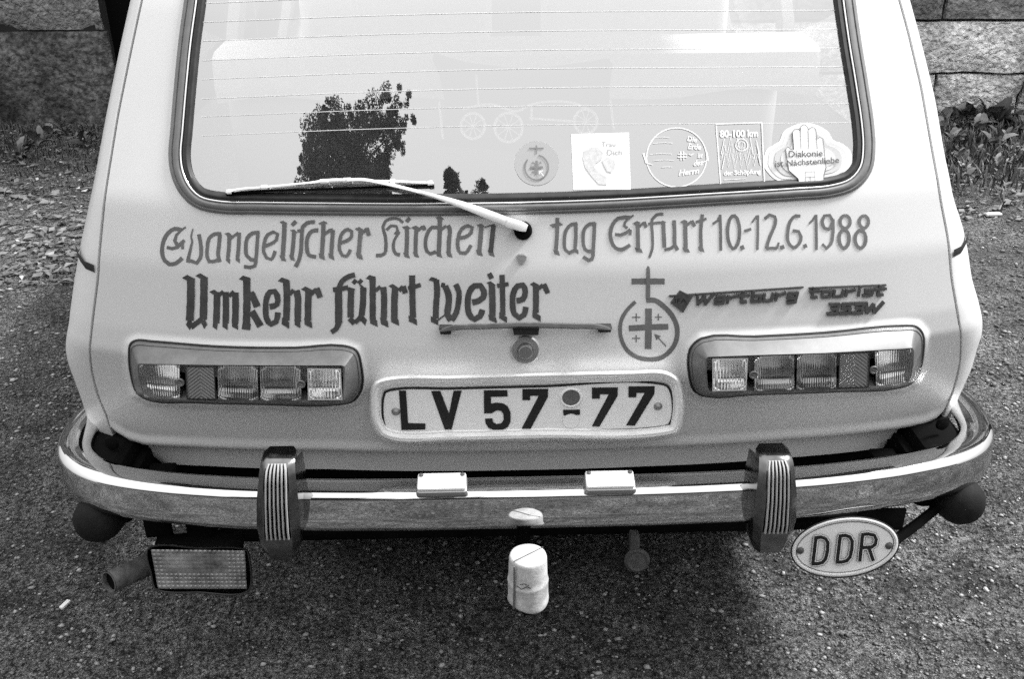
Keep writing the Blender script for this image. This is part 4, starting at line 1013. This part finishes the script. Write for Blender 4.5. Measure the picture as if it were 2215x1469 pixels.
Pc('exhaust_pipe', M, RUST, sharp=40)
M = Mesh(); lathe(M, [(.0184, 0), (0, 0)], P0[0]-d_*.06, d_, 24); Pc('pipe_hollow_dark', M, BLACK)  # black disc gives the hollow pipe end its shade by colour
for q, s_ in (((213, 1122), -1), ((2077, 1084), 1)):
    c = PY(q[0], q[1], .02); M = Mesh()
    lathe(M, [(.044, .04), (.045, .0), (.043, -.012), (.036, -.026), (.025, -.035), (.012, -.040), (0, -.041)], c, Vector((0, 1, -.25)), 40)
    Pc('bumper_buffer', M, mat('buffer_rubber', .012, .7, spec=.15, var=.3, vscale=80, bump=.0008, bscale=700), label='round dark rubber buffer under the %s end of the bumper' % ('left' if s_ < 0 else 'right'))
dd = bpy.data.objects.new('oval_country_plate', None); COL.objects.link(dd); P(dd); dd.matrix_parent_inverse = Matrix.Translation((0, -2, 0)); dd['label'] = 'white oval plate reading DDR'
DS = lambda x, z: -.075+.10*(z-.41)
Q = Z(1560, 820, 3.194)
def oval(rx, ry, n=64, tilt=-7):
    o = []; ct_, st_ = math.cos(math.radians(tilt)), math.sin(math.radians(tilt))
    for i in range(n):
        a = i*math.tau/n; x, y = rx*math.cos(a), ry*math.sin(a)
        o.append(Vector(Q(856+x*ct_-y*st_, 1164+x*st_+y*ct_)))
    return o
M = Mesh(); plate(M, oval(360, 192), DS, 0, .003); M.obj('plate_sheet', WHITE, dd)
M = Mesh(); ringsweep(M, oval(362, 194), [(2.0, -.004), (2.0, .002), (0, .003), (-2.5, .003), (-3.5, .0005)], DS); Pc('plate_rim', M, WHITE, parent=dd)
M = Mesh(); ringsweep(M, oval(366, 198), [(4.0, -.004), (4.0, -.001), (1.0, .0005), (1, -.003)], DS); M.obj('plate_edge', PLBLK, dd)
M = Mesh(); ringsweep(M, oval(338, 172), [(.8, .0007), (-.8, .0007)], DS); M.obj('border_line', PRINTD, dd)
def dl(pts_list, wd, off, m_, name):
    M = Mesh()
    for pts in pts_list: stroke(M, [Q(*p) for p in pts], wd/3.194, DS, off, smooth=False, jit=0)
    M.obj(name, m_, dd)
Dp = [[(634, 1275), (656, 1092)], [(645, 1100), (690, 1094), (722, 1105), (738, 1135), (735, 1190), (722, 1245), (700, 1270), (670, 1278), (625, 1280)]]
Rp = [[(958, 1262), (978, 1070)], [(968, 1078), (1015, 1072), (1058, 1082), (1072, 1110), (1065, 1145), (1040, 1163), (968, 1168)], [(1020, 1165), (1052, 1260)]]
for off_, w1, mm, nm in ((.0018, 44, PRINTD, 'letter_shadow'), (.0032, 38, WHITE, 'letter_outline'), (.0048, 23, PLBLK, 'plate_letter')):
    dl(Dp, w1, off_, mm, nm); dl([[(x+168, y-12) for x, y in p] for p in Dp], w1, off_, mm, nm); dl(Rp, w1, off_, mm, nm)
for q in ((545, 1185), (1158, 1152)):
    M = Mesh(); lathe(M, [(.007, 0), (.0065, .003), (.003, .005), (0, .005)], hit(*Q(*q), DS), Vector((0, -1, 0)), 16); M.obj('screw', mat('rust_screw', .07, .6), dd, True)
M = Mesh(); a_ = PY(1945, 1165, -.04); b_ = PY(2020, 1105, .02)
tube(M, [a_+Vector((0, .01, -.01)), a_.lerp(b_, .5), b_, b_+Vector((.03, .05, .03))], .010, 8); rbox(M, PY(1930, 1140, -.03)+Vector((-.02, .01, .01)), (.09, .006, .05), .003); rbox(M, PY(1790, 1132, -.0)+Vector((0, .02, .0)), (.12, .04, .03), .004)
Pc('plate_bracket', M, UNDER, parent=dd)

# --- interior
M = Mesh(); rbox(M, (-.02, 1.08, .78), (1.40, .16, .50), .05, 5); Pc('bench_seat_back', M, SEATD)
M = Mesh()
a0, a1 = PY(455, 118, .98), PY(1778, 100, .98); ztop = (a0.z+a1.z)/2; zbt = PY(1100, 208, .98).z
v = []; nn_ = 40
for i in range(nn_+1):
    u = i/nn_; x = a0.x+(a1.x-a0.x)*u; sag = .012*math.sin(u*9)+.008*math.sin(u*23)
    v += [Vector((x, 1.15, ztop+.005)), Vector((x, 1.02, ztop+.01-.02*abs(u-.5))), Vector((x, .985, ztop-.012)), Vector((x, .975+.004*math.sin(u*30), zbt+.03)), Vector((x, .985, zbt+sag-.01))]
M.add(v, [(5*i+j, 5*i+j+1, 5*i+6+j, 5*i+5+j) for i in range(nn_) for j in range(4)])
Pc('seat_cover', M, FABRIC)
for xa, xb in ((650, 1065), (1172, 1575)):
    p, q = PY(xa, 95, 1.9), PY(xb, 92, 1.9); M = Mesh(); rbox(M, ((p.x+q.x)/2, 1.97, p.z+.20), (q.x-p.x, .14, .45), .05, 5); Pc('front_seat', M, FABRIC)
cu = empty('printed_cushion', 'dark cushion printed with a veteran car, lying behind the rear window', 'cushion', loc=(0, .7, .63))
CS = lambda x, z: .66+.75*(z-.9)
M = Mesh(); plate(M, [(935, 128), (1010, 150), (1140, 165), (1250, 152), (1325, 140), (1318, 200), (1328, 315), (1140, 330), (950, 315), (965, 230), (950, 160)], CS, 0, .08, sub=20)
o = M.obj('cushion_body', mat('cushion_fabric', .05, .9, var=.2, vscale=60), cu); o.matrix_parent_inverse = Matrix.Translation((0, -.7, -.63))
M = Mesh()
for c, r in (((1023, 272), 26), ((1100, 275), 30), ((1267, 262), 25)):
    ringst(M, c, r, 6, CS, .004, ry=r*1.05)
    for k in range(5):
        a = k*math.pi/5; stroke(M, [(c[0]-r*math.cos(a), c[1]-r*math.sin(a)), (c[0]+r*math.cos(a), c[1]+r*math.sin(a))], 2.2, CS, .004, jit=0)
for pts in ([(1000, 235), (1060, 225), (1120, 240), (1150, 225), (1240, 222), (1270, 235)], [(1030, 160), (1035, 230)], [(1145, 255), (1240, 262)], [(1150, 225), (1150, 260)], [(1320, 215), (1328, 280)], [(950, 220), (958, 300)]): stroke(M, pts, 5, CS, .004)
o = M.obj('cushion_print', mat('cushion_print_grey', .9, .9), cu); o.matrix_parent_inverse = Matrix.Translation((0, -.7, -.63))

# ================================================================== GROUND
GM = bpy.data.materials.new('dirt_ground'); GM.use_nodes = True; n_ = GM.node_tree; pb = n_.nodes['Principled BSDF']; pb.inputs['Roughness'].default_value = .9; pb.inputs['Specular IOR Level'].default_value = .25
geo = n_.nodes.new('ShaderNodeNewGeometry')
def NZ(scale, det=6, rough=.6):
    t = n_.nodes.new('ShaderNodeTexNoise'); t.inputs['Scale'].default_value = scale; t.inputs['Detail'].default_value = det; t.inputs['Roughness'].default_value = rough
    n_.links.new(geo.outputs['Position'], t.inputs['Vector']); return t.outputs[0]
def MR(s_, a, b, c_, d): 
    r = n_.nodes.new('ShaderNodeMapRange'); 
    for i, q in enumerate((a, b, c_, d)): r.inputs[i+1].default_value = q
    n_.links.new(s_, r.inputs[0]); return r.outputs[0]
def MA(op, a, b):
    r = n_.nodes.new('ShaderNodeMath'); r.operation = op
    for i, q in enumerate((a, b)):
        if isinstance(q, (int, float)): r.inputs[i].default_value = q
        else: n_.links.new(q, r.inputs[i])
    return r.outputs[0]
colr = MA('MULTIPLY', MR(NZ(70, 9, .92), .45, .58, .012, .50), MA('MULTIPLY', MR(NZ(2.2), .3, .7, .5, 1.35), MR(NZ(9, 4), .35, .65, .65, 1.3)))
colr = MA('MULTIPLY', colr, MR(NZ(260, 2), .38, .62, .4, 1.3))
n_.links.new(colr, pb.inputs['Base Color'])
hgt = MA('ADD', MA('MULTIPLY', NZ(16, 6, .7), .04), MA('MULTIPLY', NZ(120, 5, .85), .032))
bp = n_.nodes.new('ShaderNodeBump'); bp.inputs['Strength'].default_value = 1; bp.inputs['Distance'].default_value = 1
n_.links.new(hgt, bp.inputs['Height']); n_.links.new(bp.outputs[0], pb.inputs['Normal'])
def gz(x, y):
    return .006*noise.noise(Vector((x*1.3, y*1.3, 0)))+.004*noise.noise(Vector((x*6, y*6, 3)))
xs = [-80, -40, -20, -10, -6]+[-4.5+.06*i for i in range(151)]+[6, 10, 20, 40, 80]
ysg = [-80, -40, -20, -8, -3]+[-1.5+.06*i for i in range(111)]+[6, 9, 15, 30, 80]
v = [Vector((x, y, gz(x, y) if abs(x) < 5 and -2 < y < 5.2 else -.004)) for y in ysg for x in xs]
k = len(xs)
g = mk('ground', v, [(j*k+i, j*k+i+1, (j+1)*k+i+1, (j+1)*k+i) for j in range(len(ysg)-1) for i in range(k-1)], GM, None, True); kind(g, 'structure')

# pebbles: far too many to count
def scatter(name, N, area, smin, smax, m_, seed, flat=.6, pw=2.5, yb=1.0):
    r = np.random.default_rng(seed)
    x = r.uniform(area[0], area[1], N); y = area[2]+(area[3]-area[2])*r.random(N)**yb
    s = smin+(smax-smin)*r.random(N)**pw
    ico = np.array([(0, 0, 1), (.9, 0, .2), (.28, .85, .25), (-.72, .53, .15), (-.72, -.53, .25), (.28, -.85, .2), (0, 0, -.6)])
    fc = [(0, 1, 2), (0, 2, 3), (0, 3, 4), (0, 4, 5), (0, 5, 1), (6, 2, 1), (6, 3, 2), (6, 4, 3), (6, 5, 4), (6, 1, 5)]
    V_ = np.repeat(ico[None], N, 0)*(1+r.uniform(-.3, .3, (N, 7, 3)))
    V_ *= s[:, None, None]; V_[:, :, 2] *= flat; V_[:, :, 0] *= r.uniform(.7, 1.5, N)[:, None]
    a = r.uniform(0, math.tau, N); ca, sa = np.cos(a)[:, None], np.sin(a)[:, None]
    X = V_[:, :, 0]*ca-V_[:, :, 1]*sa; Y_ = V_[:, :, 0]*sa+V_[:, :, 1]*ca
    zz = np.array([gz(float(p), float(q)) for p, q in zip(x, y)])
    V_[:, :, 0] = X+x[:, None]; V_[:, :, 1] = Y_+y[:, None]; V_[:, :, 2] += (zz+s*flat*.25)[:, None]
    F2 = (np.array(fc)[None]+7*np.arange(N)[:, None, None]).reshape(-1, 3)
    me = bpy.data.meshes.new(name); me.vertices.add(N*7); me.vertices.foreach_set('co', V_.reshape(-1))
    me.loops.add(len(F2)*3); me.loops.foreach_set('vertex_index', F2.reshape(-1)); me.polygons.add(len(F2)); me.polygons.foreach_set('loop_start', np.arange(len(F2))*3); me.polygons.foreach_set('loop_total', np.full(len(F2), 3))
    me.update(); me.validate(); me.materials.append(m_)
    o = bpy.data.objects.new(name, me); COL.objects.link(o); kind(o, 'stuff'); return o
PEB = mat('pebble', .15, .85, var=.55, vscale=45, dark=.05, v2=.3, v2scale=300)
PEBL = mat('pale_pebble', .36, .85, var=.3, vscale=30)
scatter('gravel', 34000, (-1.9, 1.9, -.1, 1.6), .0012, .006, PEB, 1)
scatter('gravel', 9000, (-2, 2, -3, -.1), .002, .009, PEB, 8)
scatter('gravel', 26000, (-4.2, 4.2, 1.2, 4.9), .003, .013, PEB, 2)
scatter('light_gravel', 5200, (-1.9, 1.9, -.1, 1.6), .0015, .008, PEBL, 3)
scatter('light_gravel', 2600, (-4.2, 4.2, 1.0, 4.9), .004, .014, PEBL, 4)

# a few things lying about
def litter(name, px, size, m_, label, cat, rot=0, lift=.004):
    c = PZ(px[0], px[1], .0); M = Mesh(); rbox(M, (0, 0, 0), size, min(size)*.3, 2, Matrix.Rotation(rot, 3, 'Z'))
    o = M.obj(name, m_, None, True); o.location = (c.x, c.y, gz(c.x, c.y)+size[2]/2+lift); tag(o, label, cat); fixn(o, 40); return o
litter('paper_roll', (143, 1317), (.011, .028, .007), PRINTW, 'small white paper stub on the dirt left of the exhaust pipe', 'litter', -.35)
litter('paper_scrap', (2147, 468), (.075, .03, .012), mat('pale_leaf', .7, .8), 'white crumpled paper scrap on the dirt at the right', 'litter', .1)
litter('white_twig', (2092, 392), (.07, .012, .008), PRINTW, 'small white stick lying below the leafy weeds at the right', 'litter', .6)
litter('dark_twig', (2085, 455), (.10, .008, .006), BLACK, 'thin dark twig on the dirt right of the car', 'twig', .0)

# ================================================================== WALLS
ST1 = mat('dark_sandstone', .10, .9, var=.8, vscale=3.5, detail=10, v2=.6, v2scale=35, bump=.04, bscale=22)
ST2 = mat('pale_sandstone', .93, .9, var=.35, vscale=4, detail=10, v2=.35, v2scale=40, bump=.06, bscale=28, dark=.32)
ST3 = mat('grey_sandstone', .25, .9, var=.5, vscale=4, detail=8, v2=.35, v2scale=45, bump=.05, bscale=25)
def wy(x): return 4.46-.056*x
def block(x0, x1, z0, z1, depth, m_, parent, ysh=0, name='stone', rough=.03):
    nx, nz = max(2, int((x1-x0)/.07)), max(2, int((z1-z0)/.06)); v = []; sd = random.random()*50
    for j in range(nz+1):
        for i in range(nx+1):
            x = x0+(x1-x0)*i/nx; z = z0+(z1-z0)*j/nz
            e = min(i, nx-i, 1)*min(j, nz-j, 1)
            d = (0 if e else .022)-rough*1.6*noise.noise(Vector((x*5+sd, z*6, sd)))-rough*.8*noise.noise(Vector((x*17+sd, z*17, sd)))
            v.append(Vector((x+(random.uniform(-.004, .004)), wy(x)+ysh+d, z)))
    b = len(v)
    f = [(j*(nx+1)+i, j*(nx+1)+i+1, (j+1)*(nx+1)+i+1, (j+1)*(nx+1)+i) for j in range(nz) for i in range(nx)]
    cr = [0, nx, (nz+1)*(nx+1)-1, nz*(nx+1)]
    v += [v[c_]+Vector((0, depth, 0)) for c_ in cr]
    loops = [list(range(0, nx+1)), [j*(nx+1)+nx for j in range(nz+1)], [nz*(nx+1)+i for i in range(nx, -1, -1)], [j*(nx+1) for j in range(nz, -1, -1)]]
    for q, lp_ in enumerate(loops): f.append(tuple(lp_[::-1])+(b+q, b+(q+1) % 4))
    o = mk(name, v, f, m_, parent, True); fixn(o, 45); return o
def zpx(x, y): return PY(x, y, wy((x-1107)/350))
wall = empty('stone_wall', 'rough stone block wall right of the car, leafy weeds at its foot', 'wall', loc=(0, 0, 0))
h1, h2 = zpx(2100, 160).z, zpx(2100, 45).z
xj1, xj2, xj3 = zpx(2025, 200).x, zpx(2213, 200).x, zpx(2050, 20).x
courses = [(-.12, h1, [-.9, -.1, .7, 1.5, xj1-.0, xj2, xj2+.7, xj2+1.5, xj2+2.3]), (h1, h2, [-.9, -.3, .5, 1.3, 2.05, xj2+.25, xj2+1.0, xj2+1.9]), (h2, h2+.36, [-.9, 0, .8, 1.7, xj3, xj3+.85, xj3+1.6, xj3+2.4])]
zc = h2+.36
while zc < 4.3:
    xx = [-.9]
    while xx[-1] < 5: xx.append(xx[-1]+random.uniform(.5, .95))
    courses.append((zc, zc+.33, xx)); zc += .33
random.seed(5)
for ci, (z0, z1, xs_) in enumerate(courses):
    for a, b in zip(xs_, xs_[1:]):
        m_ = random.choice([ST2, ST3, ST1])
        if ci == 0: m_ = ST2
        if ci == 1: m_ = ST2 if a < 2.2 else ST3
        if ci == 2: m_ = ST3
        block(a+.009, b-.009, z0+.008, z1-.010, .4, m_, wall, ysh=random.uniform(-.012, .012))
M = Mesh(); M.add([Vector((-.88, wy(-.88)+.06, -.1)), Vector((6, wy(6)+.06, -.1)), Vector((6, wy(6)+.06, 4.4)), Vector((-.88, wy(-.88)+.06, 4.4)), Vector((-.88, wy(-.88)+.4, -.1)), Vector((6, wy(6)+.4, -.1)), Vector((6, wy(6)+.4, 4.4)), Vector((-.88, wy(-.88)+.4, 4.4))], [(0, 1, 2, 3), (4, 5, 6, 7), (0, 1, 5, 4), (3, 2, 6, 7), (0, 3, 7, 4), (1, 2, 6, 5)])
M.obj('mortar', mat('mortar_dark', .03, .95), wall)
pil = empty('stone_pillar', 'dark weathered stone pillar on a smooth plinth left of the car', 'pillar')
px1 = PY(246, 150, wy(-2.5)).x; pz1 = PY(120, 68, wy(-3)).z; px2 = PY(216, 30, wy(-2.5)).x
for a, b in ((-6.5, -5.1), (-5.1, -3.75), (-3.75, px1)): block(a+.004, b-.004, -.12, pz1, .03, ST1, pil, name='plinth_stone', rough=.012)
M = Mesh(); M.add([Vector((-6.5, wy(-6.5)+.034, -.1)), Vector((px2-.004, wy(px2)+.034, -.1)), Vector((px2-.004, wy(px2)+.034, 4.4)), Vector((-6.5, wy(-6.5)+.034, 4.4)), Vector((-6.5, wy(-6.5)+.5, -.1)), Vector((px2-.004, wy(px2)+.5, -.1)), Vector((px2-.004, wy(px2)+.5, 4.4)), Vector((-6.5, wy(-6.5)+.5, 4.4))], [(0, 1, 2, 3), (4, 5, 6, 7), (0, 1, 5, 4), (3, 2, 6, 7), (0, 3, 7, 4), (1, 2, 6, 5)])
M.obj('mortar', mat('pillar_mortar', .02, .95), pil)
random.seed(11); zc = pz1+.005
for r_ in range(13):
    hgt_ = random.uniform(.24, .36)
    xx = [-6.5, -5.6, -4.9, -4.2, -3.6-.1*r_ % .3, px2]
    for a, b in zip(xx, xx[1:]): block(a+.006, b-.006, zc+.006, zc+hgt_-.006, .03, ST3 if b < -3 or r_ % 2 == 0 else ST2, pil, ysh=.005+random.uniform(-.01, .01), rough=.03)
    zc += hgt_
gt = empty('dark_gateway', 'black boards put in for the shade of the opening between stone pillar and car', 'gate')
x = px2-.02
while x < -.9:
    M = Mesh(); rbox(M, (x+.09, wy(x)+.16, 2.15), (.17, .04, 4.5), .006); M.obj('shade_board', BLACK, gt); x += .18  # boards coloured black to stand for the deep shade of the opening

# ================================================================== WEEDS
LEAF = [mat('weed_leaf_dark', .055, .55, var=.3, vscale=30), mat('weed_leaf_mid', .17, .5, var=.3, vscale=30), mat('weed_leaf_pale', .38, .5, var=.25, vscale=30)]
def leafmesh(L, W_, kind_=0):
    v = []; f = []; n = 6
    for i in range(n+1):
        t = i/n; w_ = W_*math.sin(math.pi*min(1, t*.94+.05))**.8*(1+(.25 if i % 2 and kind_ else 0)); z = L*(.45*t-.42*t*t); x = L*t*(1-.12*t)
        v += [Vector((x, -w_, z+w_*.35)), Vector((x, 0, z)), Vector((x, w_, z+w_*.35))]
    for i in range(n): 
        for j in range(2): f.append((3*i+j, 3*i+j+1, 3*i+4+j, 3*i+3+j))
    me = bpy.data.meshes.new('leaf'); me.from_pydata([tuple(p) for p in v], [], f); me.polygons.foreach_set('use_smooth', [True]*len(f)); return me
LM = []
for mi, m_ in enumerate(LEAF):
    for L, W_, kd in ((.11, .020, 0), (.15, .030, 1), (.08, .024, 0)):
        me = leafmesh(L, W_, kd); me.materials.append(m_); LM.append(me)
def weed(x, y, sz, nl, label, tone, group):
    r = empty('weed_plant', label, 'plant', group, (x, y, gz(x, y)))
    for i in range(nl):
        me = random.choice(LM[:6] if tone == 0 else LM[3:])
        o = bpy.data.objects.new('leaf', me); COL.objects.link(o); o.parent = r
        up = random.random(); a = i*2.4+random.uniform(-.4, .4)
        o.location = (random.uniform(-.02, .02), random.uniform(-.02, .02), .01+up*.05*sz)
        o.rotation_euler = (random.uniform(-.4, .4), -.15-up*1.0, a); k_ = sz*random.uniform(.7, 1.35); o.scale = (k_, k_, k_)
random.seed(21); cnt = 0
GR_ = 'leafy weeds along the foot of the right wall'
for i in range(52):
    row = 0 if i < 20 else (1 if i < 38 else 2)
    px = random.uniform(2010, 2260); py = (random.uniform(232, 275), random.uniform(275, 325), random.uniform(325, 395))[row]
    if px < 2060 and row == 2: px += 60
    p = PZ(px, py, 0)
    weed(p.x, min(p.y, wy(p.x)-.08), (random.uniform(.6, .95), random.uniform(.5, .85), random.uniform(.35, .65))[row], 12,
         ('dark leafy weed close against the pale stones of the right wall', 'leafy weed in the middle of the green strip right of the car', 'low pale leaved weed on the edge of the dirt right of the car')[row], (0, 1, 1)[row],
         ('dark weeds against the wall', 'weeds in the middle of the strip', 'low weeds at the edge of the dirt')[row])
for i in range(7):
    px = random.uniform(-20, 215); py = random.uniform(285, 400); p = PZ(px, py, 0)
    weed(p.x, min(p.y, wy(p.x)-.1), random.uniform(.45, .8), 9, 'small sparse weed on the dirt before the stone pillar, left of the car', 0, 'small weeds before the stone pillar')
# low grass and dead leaves, one mass each
def tufts(name, N, fpos, hmin, hmax, m_, lean=.7):
    M = Mesh()
    for _ in range(N):
        x, y = fpos(); h = random.uniform(hmin, hmax); a = random.uniform(0, math.tau); l = random.uniform(.2, lean); z = gz(x, y)
        dx, dy = math.cos(a), math.sin(a); w_ = h*.05+.001
        p = [Vector((x-dy*w_, y+dx*w_, z)), Vector((x+dy*w_, y-dx*w_, z)), Vector((x+dx*h*l*.5+dy*w_*.7, y+dy*h*l*.5-dx*w_*.7, z+h*.6)), Vector((x+dx*h*l*.5-dy*w_*.7, y+dy*h*l*.5+dx*w_*.7, z+h*.6)), Vector((x+dx*h*l, y+dy*h*l, z+h*.85))]
        M.add(p, [(0, 1, 2, 3), (3, 2, 4)])
    o = M.obj(name, m_); kind(o, 'stuff'); return o
def fR():
    p = PZ(random.uniform(2000, 2300), 235+abs(random.gauss(0, 75)), 0); return p.x, min(p.y, wy(p.x)-.03)
def fL():
    p = PZ(random.uniform(-60, 260), 275+abs(random.gauss(0, 60)), 0); return p.x, min(p.y, wy(p.x)-.03)
tufts('grass', 2600, fR, .02, .10, LEAF[1]); tufts('grass', 1800, fR, .02, .12, LEAF[0]); tufts('grass', 1500, fL, .015, .06, LEAF[0])
def flat(name, N, fpos, s0, s1, m_):
    M = Mesh()
    for _ in range(N):
        x, y = fpos(); s_ = random.uniform(s0, s1); a = random.uniform(0, math.tau); z = gz(x, y)+.006
        P4 = [(-1, 0), (-.2, .5), (1, .1), (.1, -.5)]
        M.add([Vector((x+s_*(u*math.cos(a)-w_*math.sin(a)), y+s_*(u*math.sin(a)+w_*math.cos(a)), z+random.uniform(0, s_*.7))) for u, w_ in P4], [(0, 1, 2, 3)])
    o = M.obj(name, m_); kind(o, 'stuff'); return o
def fL2():
    p = PZ(random.uniform(-60, 230), random.uniform(285, 620), 0); return p.x, p.y
def fR2():
    p = PZ(random.uniform(2030, 2300), random.uniform(330, 480), 0); return p.x, p.y
flat('dead_leaves', 110, fL2, .006, .020, mat('bright_leaf', .4, .8)); flat('dead_leaves', 500, fL2, .006, .025, mat('dead_leaf', .10, .8)); flat('dead_leaves', 300, fL2, .01, .03, LEAF[1]); flat('dead_leaves', 200, fR2, .01, .03, mat('dead_leaf_pale', .2, .8))

# ================================================================== TREES mirrored in the rear window
def refl_dir(px, py):
    p = hit(px, py, GS); e = .004
    nx_ = -(GS(p.x+e, p.z)-GS(p.x-e, p.z))/(2*e); nz_ = -(GS(p.x, p.z+e)-GS(p.x, p.z-e))/(2*e)
    n = Vector((nx_*-1, -1, nz_*-1)).normalized(); n = Vector((-nx_, -1, -nz_)); n = Vector((-n.x*-1 if False else (GS(p.x+e, p.z)-GS(p.x-e, p.z))/(2*e), -1, (GS(p.x, p.z+e)-GS(p.x, p.z-e))/(2*e))).normalized()
    d = (p-CAM).normalized(); r = d-2*d.dot(n)*n; return p, r
DIST = 9.5
def rp(px, py):
    p, r = refl_dir(px, py); return p+r*((-DIST-p.y)/r.y)
print('TREE', [tuple(round(c_, 2) for c_ in rp(*q)) for q in ((640, 390), (690, 215), (900, 200), (870, 330), (1040, 400))])
BARK = mat('bark', .05, .9); NEED = mat('tree_foliage', .10, .7, var=.4, vscale=3)
def leafblob(M, c, r, N, s, droop=.0):
    for _ in range(N):
        d = Vector((random.gauss(0, 1), random.gauss(0, 1), random.gauss(0, 1))).normalized()*r*random.random()**.4
        p = c+d; a = Vector((random.gauss(0, 1), random.gauss(0, 1), random.gauss(0, .5)-droop)).normalized(); b = a.orthogonal().normalized()
        M.add([p-a*s, p+b*s*.35, p+a*s, p-b*s*.35], [(0, 1, 2, 3)])
def reftree(outline, label, depth, seed, dens=1.0):
    """crown filling the outline seen in the glass"""
    random.seed(seed)
    W3 = [rp(*q) for q in outline]; poly = [(p.x, p.z) for p in W3]
    x0, x1 = min(p[0] for p in poly), max(p[0] for p in poly); z0, z1 = min(p[1] for p in poly), max(p[1] for p in poly)
    tx = (x0+x1)/2; t = empty('leafy_tree', label, 'tree', loc=(tx, -DIST, 0))
    M = Mesh(); M2 = Mesh()
    tube(M2, [(0, 0, 0), (.05, 0, z0*.4), (0, .05, z0*.8), (0, 0, z1-.6)], .2, 10, rfn=lambda u: .2*(1-u)+.04)
    n = 0; tries = 0
    while n < 330*dens and tries < 30000:
        tries += 1
        x, z = random.uniform(x0, x1), random.uniform(z0, z1)
        s_ = sdpoly(poly, x, z)
        if s_ > -.03: continue
        r = min(.34, max(.08, -s_*.85)); y = random.uniform(-depth, depth)*(.4 if s_ > -.2 else 1)
        c_ = Vector((x-tx, y, z)); leafblob(M, c_, r*.8, int(70+330*r), .04)
        if n % 6 == 0: tube(M2, [(0, 0, max(z0*.6, z-.9)), c_*.5+Vector((0, 0, z*.5-.2)), c_], .03, 6, rfn=lambda u: .04*(1-u)+.01)
        n += 1
    cc = sum(W3, Vector())/len(W3)
    for q in W3:
        for k_ in (.08, .16, .25, .36):
            c_ = q.lerp(cc, k_); leafblob(M, Vector((c_.x-tx, random.uniform(-.2, .2), c_.z)), .05+.22*k_, 60, .032)
    # lower crown, below what the glass shows
    for _ in range(int(220*dens)):
        a = random.random()*math.tau; zz = random.uniform(z0*.42, z0+.2); rr = (x1-x0)*.55*random.random()**.5
        leafblob(M, Vector((rr*math.cos(a), rr*math.sin(a)*.8, zz)), .38, 150, .085)
    M.obj('crown', NEED, t); M2.obj('trunk', BARK, t, True)
reftree([(620, 440), (650, 370), (668, 320), (690, 285), (680, 240), (700, 205), (712, 250), (735, 262), (752, 238), (770, 262), (790, 240), (815, 250), (838, 212), (872, 205), (900, 232), (888, 255), (862, 258), (852, 280), (878, 300), (880, 330), (850, 345), (835, 370), (850, 400), (845, 440)],
        'tall leafy tree mirrored as a dark shape in the rear window', .8, 3)
reftree([(955, 440), (962, 370), (975, 360), (985, 385), (990, 440), (1030, 440), (1040, 392), (1055, 395), (1060, 440)], 'treetop mirrored as a few dark twigs at the bottom of the rear window', .3, 4, .3)

# high hedge added behind the camera, out of view, to block low sky (it shades the car from behind and shows in the chrome)
random.seed(9)
M = Mesh(); rbox(M, (0, -7.6, 2.1), (30, 1.2, 4.2), .3)
for i in range(260): leafblob(M, Vector((random.uniform(-15, 15), -7.0+random.uniform(-.2, .25), random.uniform(.2, 4.5))), .5, 60, .10)
kind(M.obj('blocker_hedge', mat('blocker_foliage', .04, .8)), 'stuff')
